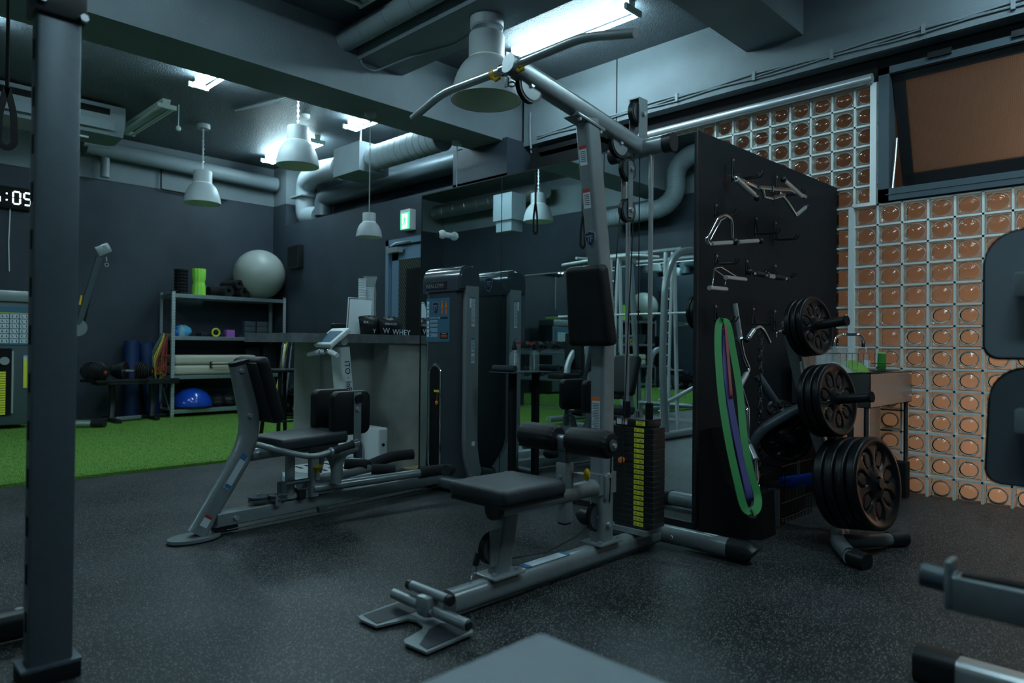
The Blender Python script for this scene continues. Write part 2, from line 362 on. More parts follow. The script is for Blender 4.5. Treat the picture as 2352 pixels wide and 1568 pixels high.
# turf pile
import random as _rr
def blades():
    bm = bmesh.new(); rr = _rr.Random(3)
    for i in range(60000):
        y = 5.83+(YB-5.83)*rr.random()**1.5; x = XL+(XD-XL)*rr.random(); a = rr.random()*6.283; h = .010+.008*rr.random(); wd = .0022+.0003*(y-5.8)
        dx, dy = math.cos(a)*wd, math.sin(a)*wd; lx, ly = (rr.random()-.5)*.03, (rr.random()-.5)*.03
        bm.faces.new((bm.verts.new((x-dx,y-dy,.018)), bm.verts.new((x+dx,y+dy,.018)), bm.verts.new((x+lx,y+ly,.018+h))))
    me = bpy.data.meshes.new('grass_pile'); bm.to_mesh(me); bm.free(); me.materials.append(M['turf'])
    o = bpy.data.objects.new('grass_pile', me); COL.objects.link(o); o['kind'] = 'stuff'
    return tag(o, 'short plastic blades of the green artificial turf', 'artificial turf')
blades()
struct('ceiling', MB().box(XL-.2,6.0,YF-.2,YB+.2,CE,CE+.2), 'ceiling')
b = MB().box(XL-.2,6.0,YB,YB+.2,0,3.13); struct('wall_back', b, 'wall')
struct('trim_2', MB().box(XL-.2,6.0,YB-.012,YB+.2,3.13,CE), 'concrete', label='light grey upper band of the back wall')
struct('wall_left', MB().box(XL-.2,XL,YF,YB,0,3.13), 'wall')
struct('trim_3', MB().box(XL-.2,XL+.012,YF,YB,3.13,CE), 'concrete', label='light grey upper band of the left wall')
struct('wall_front', MB().box(XL-.2,6.0,YF-.2,YF,0,CE), 'wall')
# door wall: lower partition up to 2.80 with a door opening, pier at the corner, recess above
DY0, DY1, DZ = 6.05, 7.13, 2.30
b = MB(); b.box(XD,XD+.12,DY1,YB,0,2.80).box(XD,XD+.12,5.05,DY0,0,2.80).box(XD,XD+.12,DY0,DY1,DZ,2.80).box(XD,XD+.35,9.75,YB,0,3.13)
struct('wall_door', b, 'wall')
struct('trim_4', MB().box(XD,XD+.35,9.75,YB,3.13,CE), 'concrete', label='light grey pier above the dark wall in the back corner')
struct('wall_recess', MB().box(5.40,5.6,4.9,9.8,0,CE), 'wall')
struct('trim_5', MB().box(XD,5.45,5.05,5.90,2.80,3.17).box(XD,5.45,5.05,5.90,0,2.8), 'wall', label='dark column below the end of the big ceiling beam')
struct('trim_6', MB().box(5.28,5.42,5.9,9.75,3.22,3.26).box(5.30,5.42,5.9,9.75,3.10,3.13), 'soffit', label='thin painted ledges above the door wall')
# exterior (right) wall: spandrel, grid of blocks, window
struct('wall_right', MB().box(5.30,5.75,YF,5.05,3.12,CE).box(5.36,5.75,3.72,5.05,0,2.72).box(5.36,5.6,YF,-1.9,0,3.12), 'concrete')
struct('trim_7', MB().box(5.296,5.302,3.845,3.855,3.12,CE), 'matblack', label='vertical joint line in the concrete above the windows')
# beams
struct('trim_8', MB().box(XL,XD+.3,5.12,5.62,3.15,CE), 'concrete', label='big painted concrete beam crossing the ceiling towards the column')
struct('trim_9', MB().box(3.30,3.77,YF,5.12,3.455,3.60).box(3.40,3.77,YF,5.12,3.6,CE), 'concrete', label='lower concrete beam running towards the camera beside the big lamp')
struct('trim_10', MB().box(XL,5.30,2.115,2.57,3.40,CE), 'concrete', label='concrete beam crossing the ceiling above the weight plates')
# door
d = struct('door_1', MB().box(XD-.03,XD+.10,DY1-.06,DY1,0,DZ).box(XD-.03,XD+.10,DY0,DY0+.06,0,DZ).box(XD-.03,XD+.10,DY0,DY1,DZ-.07,DZ), 'doorblue')
lf = MB(); lf.box(XD+.02,XD+.06,DY1-.20,DY1-.07,0,DZ-.08).box(XD+.02,XD+.06,DY0+.07,DY0+.20,0,DZ-.08).box(XD+.02,XD+.06,DY0+.07,DY1-.07,2.05,DZ-.08).box(XD+.02,XD+.06,DY0+.07,DY1-.07,0,1.0)
lf.build('door_leaf', 'doorblue', d)
wg = pane_mat('diagonal_wired_glass', 20, (.50,.53,.42), .8)
def wired():
    m = bpy.data.materials.new('door_wired_glass'); m.use_nodes = True; nt = m.node_tree; b_ = nt.nodes['Principled BSDF']; N = nt.nodes.new; L = nt.links.new
    tc = N('ShaderNodeTexCoord'); mp = N('ShaderNodeMapping'); mp.inputs['Rotation'].default_value = (math.radians(38),0,0); L(tc.outputs['Object'], mp.inputs[0])
    w1 = N('ShaderNodeTexWave'); w1.bands_direction = 'Y'; w1.inputs['Scale'].default_value = 9; L(mp.outputs[0], w1.inputs[0])
    cr = N('ShaderNodeValToRGB'); cr.color_ramp.elements[0].color = (.10,.115,.10,1); cr.color_ramp.elements[1].color = (.030,.036,.032,1); cr.color_ramp.elements[0].position = .10; cr.color_ramp.elements[1].position = .2
    L(w1.outputs[0], cr.inputs[0]); L(cr.outputs[0], b_.inputs['Base Color']); b_.inputs['Roughness'].default_value = .06
    return m
pn = MB().box(XD+.03,XD+.04,DY0+.18,DY1-.18,.98,2.07).build('door_glass', wired(), d, label='dark wired glass of the door')
MB().box(XD+.018,XD+.03,DY0+.24,DY1-.36,1.05,1.93).build('sun_screen', 'matblack', d)
cl = MB().box(XD-.10,XD-.02,DY1-.34,DY1-.12,2.13,2.19).build('door_closer', 'steel', d)
MB().tube([(XD-.06,DY1-.14,2.21),(XD-.10,DY1-.30,2.235),(XD-.03,DY1-.52,2.25)], .010, 8).build('closer_arm', 'steel', cl)
# exit sign
e = thing('exit_sign', 'green and white running man exit sign above the door', 'exit sign', (XD,6.66,2.38))
MB().obox((XD-.045,6.66,2.50),(.09,.19,.24),bev=.006).build('housing','white',e)
MB().box(XD-.093,XD-.09,6.575,6.745,2.385,2.58).build('panel','exitgreen',e)
MB().box(XD-.095,XD-.092,6.61,6.71,2.395,2.565).build('doorway_symbol','exitwhite',e)
rm = MB(); q = lambda y,z: Vector((XD-.0965,6.66-y,2.48+z))
rm.cyl(q(-.005,.062)+X*.001,q(-.005,.062)-X*.001,.011,seg=12)
rm.tube([q(0,.045),q(.002,.0)],.008,6).tube([q(0,.0),q(.02,-.03),q(.006,-.062)],.006,6).tube([q(0,0),q(-.02,-.03),q(-.038,-.04)],.006,6).tube([q(0,.035),q(.024,.018),q(.03,.03)],.0045,6).tube([q(0,.035),q(-.022,.02),q(-.03,.0)],.0045,6)
rm.build('running_man','exitgreen',e)
# glass blocks: 16 x 14.7 cm grid
ZB = .005; PY, PZ = .160, .1472; Y0 = 1.6146
rows_low = 14
cells = []
for j in range(rows_low):
    for i in range(-22, 13): cells.append((i,j))
for j in range(rows_low, rows_low+6):
    for i in range(0, 13): cells.append((i,j))
zz = lambda j: -.009+PZ*j
gb = MB()
def block(bm, bl, y0, z0):
    x = XG+.012; g = .009; a = PY/2-g; c = PZ/2-g; cy, cz = y0+PY/2, z0+PZ/2
    lv = []; n = 24
    def ring(f, xo, rnd, bm=bm):
        out = []
        for k in range(n):
            t = 2*PI*k/n; ct, st = math.cos(t), math.sin(t)
            m_ = max(abs(ct),abs(st)); sq = 1/m_; q_ = sq*(1-rnd)+1*rnd
            out.append(bm.verts.new((x+xo, cy+a*f*ct*q_, cz+c*f*st*q_)))
        return out
    R = [ring(1,.006,0), ring(.94,-.002,.03), ring(.88,-.003,.06), ring(.88,.003,.7), ring(.86,.004,1)]
    for A,B in zip(R,R[1:]):
        for k in range(n): bm.faces.new((A[k],A[(k+1)%n],B[(k+1)%n],B[k]))
    R = [ring(.86,.004,1,bl), ring(.82,-.004,1,bl), ring(.72,-.013,1,bl), ring(.55,-.020,1,bl), ring(.36,-.0245,1,bl), ring(.18,-.0268,1,bl)]
    for A,B in zip(R,R[1:]):
        for k in range(n): bl.faces.new((A[k],A[(k+1)%n],B[(k+1)%n],B[k]))
    ce = bl.verts.new((x-.0275,cy,cz)); A = R[-1]
    for k in range(n): bl.faces.new((A[k],A[(k+1)%n],ce))
wn = bpy.data.objects.new('window_1', None); COL.objects.link(wn); wn['kind'] = 'structure'; wn.location = (XG,1.2,0); ORG[wn] = Vector((XG,1.2,0))
gl_ = MB()
for i,j in cells: block(gb.bm, gl_.bm, Y0+PY*i, zz(j))
gb.build('glass_block_rims','blockrim',wn,angle=180); gl_.build('glass_block_lenses','block',wn,angle=180)
rg = MB()
for i,j in cells:
    cy_, cz_ = Y0+PY*(i+.5), zz(j)+PZ/2; rg.tube([(XG+.014,cy_+(PY/2-.009)*.86*math.cos(2*PI*k/20),cz_+(PZ/2-.009)*.86*math.sin(2*PI*k/20)) for k in range(20)],.0014,4,closed=True)
rg.build('glass_block_rings','grout',wn)
bb = MB()
for i,j in cells: bb.box(XG+.085,XG+.090,Y0+PY*i+.012,Y0+PY*(i+1)-.012,zz(j)+.012,zz(j+1)-.012)
bb.build('block_backs','blockback',wn,smooth=False)
gr = MB()
ylo, yhi = Y0-22*PY, Y0+13*PY
for i in range(-22,14):
    z1 = zz(20) if i>=0 else zz(14); gr.box(XG,XG+.09,Y0+PY*i-.0065,Y0+PY*i+.0065,0,z1)
for j in range(1,21):
    gr.box(XG,XG+.09,ylo if j<=14 else Y0,yhi,zz(j)-.0065,zz(j)+.0065)
gr.build('grout_grid','grout',wn,smooth=False)
# awning window above the blocks
w2 = bpy.data.objects.new('window_2', None); COL.objects.link(w2); w2['kind'] = 'structure'; w2.location = (XG,0.6,2.06); ORG[w2] = Vector((XG,.6,2.06))
f = MB(); WY0, WY1, WZ0, WZ1 = .06, Y0-.01, 2.065, 3.02
f.box(XG-.03,XG+.12,WY1-.07,WY1,WZ0,WZ1).box(XG-.03,XG+.12,WY0-.07,WY0,WZ0,WZ1).box(XG-.03,XG+.12,WY0,WY1,WZ0,WZ0+.085).box(XG-.03,XG+.12,WY0,WY1,WZ1-.05,WZ1)
f.box(XG-.035,XG-.03,WY0,WY1-.05,WZ0+.04,WZ0+.045)
f.build('window_frame','windowframe',w2)
f = MB(); f.box(XG,XG+.12,-1.9,WY0-.07,WZ0,3.12).box(XG+.03,XG+.14,-1.9,5.0,WZ1,3.13).box(XG+.02,XG+.14,Y0+.01,5.0,2.93,3.13); f.build('shaded_infill','matblack',w2)  # black colour puts the recess shade into the strip above blind and window
th = math.atan2(.25,.72); ax = Matrix.Rotation(-th,3,'Y'); P0 = Vector((XG+.035,0,2.985))
S = lambda y,z: P0+Vector((0,y,0))+ax@Vector((0,0,-z))
sh = MB()
ym, hz = (WY0+WY1)/2, .80
sh.obox(S(ym,.03),(.045,WY1-WY0-.18,.07),ax).obox(S(ym,hz-.03),(.045,WY1-WY0-.18,.085),ax)
sh.obox(S(WY1-.115,hz/2),(.045,.075,hz),ax).obox(S(WY0+.115,hz/2),(.045,.075,hz),ax)
sh.build('sash','black',w2)
g_ = MB().obox(S(ym,hz/2),(.006,WY1-WY0-.30,hz-.13),ax).build('pane','wiredglass',w2,label='frosted wired glass pane glowing brown')
hg = MB().tube([(XG+.0,WY1-.085,2.14),(XG+.03,WY1-.095,2.36),(XG+.05,WY1-.10,2.52)],.008,8).build('stay_arm','steel',w2)
for y in (1.22,.75): MB().box(XG-.05,XG+.02,y-.07,y+.07,3.0,3.04).build('hinge','black',w2)
# dark window box behind the mirror room top, left of the blocks
w3 = bpy.data.objects.new('window_3', None); COL.objects.link(w3); w3['kind'] = 'structure'; w3.location = (5.36,4.4,2.7); ORG[w3] = Vector((5.36,4.4,2.7))
MB().box(5.42,5.5,3.72,5.05,2.72,3.12).build('dark_pane','matblack',w3)
MB().box(5.20,5.42,3.95,4.86,2.83,2.93).box(5.26,5.42,3.95,4.86,3.0,3.05).box(5.22,5.30,4.80,4.88,2.83,3.05).build('window_frame','matblack',w3)
# outside
struct('wall_outside', MB().box(6.9,7.0,-3,6.0,-.1,4.5).box(5.6,6.9,-3,6,-.2,-.1), 'outside')
for k,(y,z,s_) in enumerate(((.05,.40,2.2),(-.2,2.3,1.1),(4.6,3.3,.3))):
    lm = MB().cyl((6.4,y,z),(6.4,y+.25,z),.045*s_,seg=16); o = rebase(lm.build('street_lamp','amber'),(6.4,y+.12,z))
    tag(o, ['low warm lamp outside behind the lower glass blocks','warm lamp outside behind the right end of the glass blocks','small warm lamp outside near the top of the window'][k], 'lamp')
# mirror partition room
MX, MYR, MYL, MZ = 3.46, 1.96, 4.42, 2.215
pa = Vector((MX,MYR,0)); pb = Vector((XG+.04,1.895,0)); pd = (pb-pa).normalized(); pn_ = Vector((pd.y,-pd.x,0))   # pn_ faces -Y
struct('wall_mirror', MB().box(MX+.012,MX+.06,MYR+.02,MYL,.0,MZ-.01), 'board')
mg = MB()
ys = [MYR+.004, 2.605, 3.507, MYL]
for a_,b_ in zip(ys,ys[1:]): mg.box(MX,MX+.006,a_+.0015,b_-.0015,.035,MZ-.008)
mo = mg.build('wall_mirror_glass','mirror',smooth=False); mo['kind'] = 'structure'; tag(mo,'large wall of mirror panels behind the weight machines','mirror'); mo.name = 'mirror_wall'
mt = MB()
for y in (2.605,3.507): mt.box(MX-.0015,MX+.001,y-.0025,y+.0025,.035,MZ-.01)
mt.box(MX-.004,MX+.012,MYL,MYL+.008,0,MZ).box(MX-.003,MX+.012,MYR,MYL,MZ-.008,MZ).box(MX-.006,MX+.012,MYR,MYL,0,.035).box(MX-.004,MX+.012,MYR-.004,MYR+.004,0,MZ)
struct('trim_11', mt, 'black', label='thin black edging around the mirror')
side = MB().obox((pa+pb)/2+Z*(MZ/2)-pn_*.0-Vector((0,-.02,0)),((pb-pa).length,.04,MZ),Matrix((pd,Vector((-pd.y,pd.x,0)),Z)).transposed())
struct('wall_side_board', side, 'board')
lm2 = MB()
ys2 = [2.2,3.3,4.4,5.5,6.7,8.0]
for a_,b_ in zip(ys2,ys2[1:]): lm2.box(XL,XL+.012,a_+.0015,b_-.0015,.035,2.20)
lm_ = lm2.build('mirror_wall','mirror',smooth=False); lm_['kind'] = 'structure'; tag(lm_,'mirror panels on the left wall facing the other mirror','mirror')
struct('trim_12', MB().box(XL,XL+.016,2.2,8.0,2.20,2.212).box(XL,XL+.016,2.2,8.0,0,.035), 'alu', label='thin edging of the left wall mirror')
# roller tube and cable
t = MB().cyl((5.34,Y0+.02,2.955),(5.34,3.93,2.935),.034,seg=20); tag(rebase(t.build('roller_blind','alu'),(5.34,2.7,2.94)),'pale rolled blind tube along the top of the glass blocks','roller blind')
c_ = MB()
for k in range(3):
    pts = []; rr = random.Random(k)
    for i in range(30):
        y = 4.85-i*.16; pts.append((5.288,y,3.165+.016*k+.008*math.sin(i*1.1+k*2)))
    c_.tube(pts,.006,6)
for y in (4.2,3.2,2.5,1.9,1.3,.8): c_.box(5.275,5.30,y-.012,y+.012,3.15,3.22)
tag(rebase(c_.build('cable_run','duct'),(5.29,2.7,3.16)),'bundle of thin painted cables clipped along the concrete above the windows','cable')
rw = MB().box(XG-.03,XG,Y0+.005,Y0+.045,2.07,2.93).box(XG-.03,XG,Y0+.005,Y0+.165,2.045,2.07).box(XG-.03,XG,Y0+.155,Y0+.19,0,2.05)
tag(rebase(rw.build('cable_raceway','white'),(XG,1.7,0)),'white plastic cable raceway stepping down the glass block wall','cable raceway')
# ------------------------------------------------------------------ fluorescent fixtures
def fixture(x, y0, y1, lit, label):
    t = thing('fluorescent_light', label, 'ceiling light', (x,(y0+y1)/2,CE), 'fluorescent ceiling lights')
    L = y1-y0; z = CE
    MB().prism([(-.045,0),(.045,0),(.030,-.085),(-.030,-.085)],(x,y1-.01,z),X,Z,L-.02).build('housing','fixture',t)
    for yy in (y0,y1): 
        e_ = MB(); e_.rtube([(x-.10,yy,z-.085),(x+.10,yy,z-.085)],.028,.055,rnd=.45); e_.build('end_cap','fixture',t)
    for s_ in (-1,1): MB().cyl((x+s_*.068,y0+.014,z-.098),(x+s_*.068,y1-.014,z-.098),.016,seg=12).build('tube_lamp','tube' if lit else 'tubeoff',t)
    return t
fixture(4.47,3.10,4.40,True,'brightest lit twin tube ceiling light beside the large pendant lamp')
fixture(2.77,5.95,7.22,True,'lit twin tube ceiling light seen half behind the big beam, upper left')
fixture(4.57,5.95,7.25,True,'lit twin tube ceiling light half hidden by the beam above the round duct')
fixture(4.60,8.05,9.45,True,'lit twin tube ceiling light behind the middle pendant lamp in the back corner')
fixture(2.77,8.10,9.50,False,'unlit pale twin tube ceiling light with a pull cord, near the air conditioner')
fixture(.95,5.95,7.25,True,'lit ceiling light at the top left edge behind the rack post')
fx_ = fixture(2.33,3.85,5.12,False,'unlit pale ceiling light at the top edge above the big beam'); fx_.rotation_euler[2] = PI/2
for x in (.95,): fixture(x,3.10,4.40,True,'lit twin tube ceiling light over the left aisle')
for x,n in ((.95,'left'),(2.75,'middle'),(4.47,'window')): fixture(x,-.6,.7,True,'lit twin tube ceiling light behind the viewpoint, %s row'%n)
pc = MB().tube([(2.93,8.2,CE),(2.93,8.2,3.46)],.006,6).sphere((2.93,8.2,3.44),.028,(1,1,1.1),12,8); tag(rebase(pc.build('pull_cord','fixture'),(2.93,8.2,3.43)),'white pull cord hanging beside the unlit ceiling light','cord')
# ------------------------------------------------------------------ pendant lamps
def chain(mb, a, b, link=.032, r=.0028, w=.010):
    a, b = Vector(a), Vector(b); n = max(1,int((b-a).length/(link*.8))); d = (b-a)/n; dn = d.normalized(); s1 = dn.orthogonal().normalized(); s2 = dn.cross(s1)
    for k in range(n):
        c = a+d*(k+.5); s_ = s1 if k%2 else s2; h = link/2; pts = []
        for q in range(12):
            t = 2*PI*q/12; pts.append(c+dn*(h-w*.0)*math.cos(t)*1.0+s_*w*math.sin(t))
        mb.tube(pts, r, 5, closed=True)
def pendant(x, y, ztop, zrim, R, label, chained=True, cup=.06):
    t = thing('pendant_lamp', label, 'pendant lamp', (x,y,zrim), 'grey bell shaped pendant lamps'); H_ = R*1.87; zn = zrim+H_
    pr = [(R*.985,0),(R,0),(R*.998,R*.06),(R*.985,R*.18),(R*.955,R*.36),(R*.905,R*.55),(R*.835,R*.74),(R*.745,R*.91),(R*.65,R*1.04),(R*.575,R*1.115),(R*.55,R*1.13),(R*.545,R*1.15),(R*.515,R*1.155),(R*.51,R*1.18),(R*.51,R*1.82),(R*.49,R*1.88),(R*.2,R*1.89),(0,R*1.89)]
    MB().lathe(pr,(x,y,zrim),seg=56).build('lamp_shade','lampgrey',t,angle=50)
    pi_ = [(R*.985,0),(R*.955,R*.22),(R*.885,R*.48),(R*.765,R*.75),(R*.64,R*.98),(R*.5,R*1.2),(0,R*1.22)]
    MB().lathe(pi_,(x,y,zrim+.002),seg=48).build('shade_lining','lampin',t,label='pale green grey inside of the shade')
    MB().lathe([(0,0),(R*.10,.0),(R*.16,R*.12),(R*.16,R*.2),(R*.07,R*.36),(R*.07,R*.5)],(x,y,zrim+R*.55),seg=20).build('bulb','tubeoff',t)
    MB().lathe([(0,0),(cup*.9,0),(cup,.012),(cup,cup*.7),(0,cup*.7)],(x,y,ztop-cup*.7),seg=32).build('ceiling_cup','lampgrey',t)
    c = MB()
    if chained: chain(c,(x,y,zn-.002),(x,y,ztop-cup*.6)); c.tube([(x,y,zn),(x+.006,y,(zn+ztop)/2),(x,y,ztop-cup*.6)],.003,5)
    else: c.tube([(x,y,zn-.004),(x,y,ztop-cup*.6)],.005,8)
    c.build('hanging_chain' if chained else 'hanging_cord','steel' if chained else 'duct',t)
    return t
pendant(3.535,3.76,3.455,2.835,.262,'largest pendant lamp, pale grey, hanging high behind the lat pulldown bar',cup=.125)
pendant(3.47,6.47,CE,2.81,.212,'medium grey pendant lamp hanging in front of the corner ceiling light')
pendant(3.41,8.72,CE,2.735,.212,'medium grey pendant lamp over the turf, the one furthest left and furthest back',cup=.08)
pendant(3.63,5.42,3.15,2.0,.118,'small grey pendant lamp on a thin cord over the counter',False,cup=.055)
pendant(4.76,5.5,3.15,2.0,.118,'small grey pendant lamp half hidden by the edge of the mirror',False,cup=.055)
pendant(-.1,6.4,CE,2.72,.205,'grey pendant lamp seen only in the mirror')
sd = MB().lathe([(0,0),(.04,0),(.052,.02),(.052,.045),(0,.045)],(4.09,7.45,CE-.045),seg=24); tag(rebase(sd.build('smoke_detector','white'),(4.09,7.45,CE-.045)),'round white smoke detector on the ceiling above the middle pendant lamp','smoke detector')
# ------------------------------------------------------------------ ducts and pipes
def ribbed(mb, pts, r, step=.16, fr=0):
    P_ = fillet(pts,fr) if fr else [Vector(p) for p in pts]; mb.tube(P_, r, 28)
    acc = 0
    for a,b in zip(P_,P_[1:]):
        L = (b-a).length; d = (b-a).normalized(); s_ = step-acc
        while s_ < L: mb.torus(a+d*s_, d, r+.0005, .0035, 28, 5); s_ += step
        acc = (acc+L)%step
t = thing('ventilation_duct','pale wrapped round duct with a box section hanging below the corner ceiling','duct',(4.65,7.0,3.05))
ribbed_ = MB(); ribbed(ribbed_,[(4.66,6.84,3.20),(4.66,5.62,3.20)],.145,.11); ribbed_.build('round_duct','duct',t)
MB().box(4.45,4.86,6.86,7.42,3.03,3.37).build('duct_box','duct',t)
MB().tube([(4.66,6.90,3.2),(4.66,6.76,3.2)],.152,24).build('foil_collar','foil',t)
MB().tube([(4.68,7.42,3.22),(4.76,7.75,3.26)],.13,24).build('foil_collar','foil',t)
dm = MB(); dm.tube([(4.74,7.7,3.25),(4.98,8.8,3.42),(5.20,9.42,3.42),(5.20,9.42,2.98)],.15,28,fr=.28); dm.tube([(5.20,9.42,3.16),(5.20,9.42,2.9),(5.2,9.0,2.86)],.15,28,fr=.2)
dm.obox((5.2,9.42,3.19),(.36,.36,.02)); dm.build('duct_elbow','duct',t)
for y,x in ((6.9,4.5),(7.38,4.8),(6.1,4.66)): MB().tube([(x,y,3.3),(x,y,CE)],.006,6).build('hanger_rod','steel',t)
t = MB().tube([(5.21,8.95,2.86),(5.21,8.95,3.12),(5.21,5.92,3.12)],.125,24,fr=.22); tag(rebase(t.build('ventilation_duct','framed'),(5.21,7.2,3.0)),'dark round duct running in the recess above the door wall','duct')  # dark paint, darkened further to carry the recess shade in its colour
t = MB(); t.tube([(2.45,9.98,3.50),(5.0,9.98,3.44)],.105,20); t.tube([(2.4,9.9,3.52),(2.7,9.92,3.52)],.06,12); tag(rebase(t.build('ceiling_pipe','duct'),(3.8,9.98,3.4)),'thick painted pipe along the top of the back wall','pipe')
t = MB().tube([(2.68,10.02,3.5),(2.68,10.02,3.14)],.055,12); tag(rebase(t.build('wall_pipe','duct'),(2.68,10.02,3.14)),'short vertical pipe on the back wall right of the rack post','pipe')
t = MB().tube([(3.39,10.10,3.42),(3.39,10.10,3.12),(4.3,10.10,3.10)],.010,6,fr=.03); tag(rebase(t.build('wall_cable','matblack'),(3.39,10.1,3.1)),'thin dark cable dropping down the back wall below the ceiling pipe','cable')
t = MB(); t.tube([(3.02,4.98,3.30),(3.02,1.0,3.30)],.0,3) if 0 else None
t.tube([(3.17,5.12,3.58),(3.17,0.2,3.58)],.085,20); 
for k in range(14): t.torus((3.17,4.8-.33*k,3.58),Y,.086,.004,20,5)
tag(rebase(t.build('ceiling_pipe','duct'),(3.17,2.7,3.49)),'pale round pipe beside the ceiling beam at the top edge','pipe')
t = MB().tube([(3.31,5.10,3.60),(3.31,5.10,3.42),(3.42,5.07,3.37),(3.55,4.7,3.44),(3.66,4.25,3.448),(3.60,3.9,3.45)],.009,6,fr=.08); tag(rebase(t.build('lamp_cable','duct'),(3.4,4.8,3.4)),'thin cable hanging under the lower beam to the large pendant lamp','cable')
t = MB().tube([(5.27,4.93,3.45),(5.27,4.93,3.18),(5.22,4.86,3.0)],.010,6,fr=.05); tag(rebase(t.build('wall_cable','duct'),(5.27,4.93,3.0)),'thin cable running down beside the ceiling beam end','cable')
t = MB().tube([(3.45,7.9,CE-.01),(3.62,7.3,CE-.012),(3.66,7.0,CE-.01),(3.8,6.4,CE-.012),(3.95,5.7,CE-.012)],.010,6,fr=.2); tag(rebase(t.build('ceiling_cable','duct'),(3.6,7.0,CE-.02)),'thin cable clipped along the dark ceiling above the turf','cable')
# only seen in the mirror: duct bend on the left wall
t = thing('ventilation_duct','large pale duct bend on the left wall, seen in the mirror','duct',(-1.2,5,2.7)); m_ = MB()
ribbed(m_,[(-1.25,6.1,2.88),(-1.2,5.12,2.90),(-1.2,4.92,3.05),(-1.2,4.92,3.42),(-1.2,4.70,3.56),(-1.2,3.0,3.58)],.125,.13,fr=.12); m_.build('duct_bend','duct',t)
t = MB(); ribbed(t,[(-1.15,9.9,3.45),(-1.15,7.2,3.45)],.12,.3); tag(rebase(t.build('ventilation_duct','foil'),(-1.15,8.5,3.3)),'shiny spiral duct high on the left wall, seen in the mirror','duct')
t = MB(); t.box(-.08,.20,6.62,6.98,2.75,3.12).box(-.05,.17,6.65,6.95,2.6,2.75); tag(rebase(t.build('ventilation_box','soffit'),(.06,6.8,2.6)),'square vent box seen only in the mirror beside the pendant lamp','vent')
# air conditioner
t = thing('air_conditioner','large grey ceiling air conditioner behind the rack post','air conditioner',(1.7,8.9,3.3))
a0 = MB(); a0.prism([(8.70,3.68),(9.45,3.68),(9.45,3.40),(9.1,3.33),(8.78,3.36),(8.70,3.50)],(.75,0,0),Y,Z,1.78); a0.build('casing','duct',t)
MB().obox((1.62,8.695,3.60),(1.5,.02,.07),bev=.008).build('air_grille','matblack',t); MB().obox((1.62,8.70,3.45),(1.6,.02,.10)).build('louvre','soffit',t)
MB().box(2.05,2.22,8.93,8.96,3.325,3.345).build('maker_plate','label',t)
# projector / camera
t = thing('security_camera','small white security camera at the top left edge of the mirror','camera',(MX-.03,4.30,2.0))
o_ = at(1016,538,X=MX-.06); MB().cyl(o_+Y*.0+X*.06,o_+X*.02,.022).build('mount','white',t); MB().sphere(o_,.034,(1,1,1),20,12).build('body','white',t); MB().cyl(o_-X*.02+Y*.01,o_-X*.040+Y*.016-Z*.008,.018).build('lens','black',t)
# ------------------------------------------------------------------ hanging straps
def strap(x,y,z1,z0,w,label):
    m_ = MB(); m_.rtube([(x,y,z1),(x,y,z0+.35)],w*.6,.006,up=(1,.2,0),rnd=.3); m_.rtube([(x,y,z0+.36),(x-w*.5,y,z0+.2),(x-w*.55,y,z0+.03),(x,y,z0),(x+w*.55,y,z0+.03),(x+w*.5,y,z0+.2),(x,y,z0+.36)],w*.5,.006,up=(0,1,0),rnd=.3,fr=.05)
    tag(rebase(m_.build('hanging_strap','matblack'),(x,y,z0)),label,'strap')
strap(.80,4.90,CE,2.02+.1,.07,'black training strap hanging at the far left edge'); strap(1.10,5.35,3.15,2.29,.06,'black looped strap hanging from the beam, seen in the mirror')
# ------------------------------------------------------------------ clock
t = thing('wall_clock','black digital wall clock with white digits cut by the left edge','clock',(1.68,10.1,2.6))
MB().box(1.38,1.935,10.08,10.13,2.60,2.86).build('casing','matblack',t)
def seg(ch,cx,cz,w,h,mb):
    S7 = {'0':'abcdef','1':'bc','5':'afgcd'}[ch]; y = 10.078; g = .008; tk = .014
    H_ = lambda z: mb.box(cx-w/2+g,cx+w/2-g,y-.004,y,z-tk/2,z+tk/2)
    V_ = lambda x,z0,z1: mb.box(x-tk/2,x+tk/2,y-.004,y,z0+g,z1-g)
    sl = .0
    if 'a' in S7: H_(cz+h/2)
    if 'g' in S7: H_(cz)
    if 'd' in S7: H_(cz-h/2)
    if 'f' in S7: V_(cx-w/2,cz,cz+h/2)
    if 'b' in S7: V_(cx+w/2,cz,cz+h/2)
    if 'e' in S7: V_(cx-w/2,cz-h/2,cz)
    if 'c' in S7: V_(cx+w/2,cz-h/2,cz)
for ch,cx in (('1',1.44),('5',1.555),('0',1.755),('5',1.865)):
    m_ = MB(); seg(ch,cx,2.733,.070,.145,m_); m_.build('digit','digits',t)
MB().box(1.65,1.663,10.072,10.078,2.765,2.778).box(1.65,1.663,10.072,10.078,2.69,2.703).build('colon','digits',t)
tag(rebase(MB().tube([(1.70,10.12,2.60),(1.69,10.12,2.2),(1.70,10.12,1.85)],.006,6).build('clock_cable','white'),(1.7,10.12,1.85)),'thin white cable hanging below the wall clock','cable')
t = MB().obox((5.0,9.36,2.285),(.09,.33,.34),bev=.012); bx = thing('wall_speaker','flat black box mounted on the wall behind the exercise ball','speaker',(5.0,9.36,2.1)); t.build('housing','black',bx); MB().box(4.95,4.956,9.22,9.50,2.14,2.43).build('front_cover','matblack',bx)
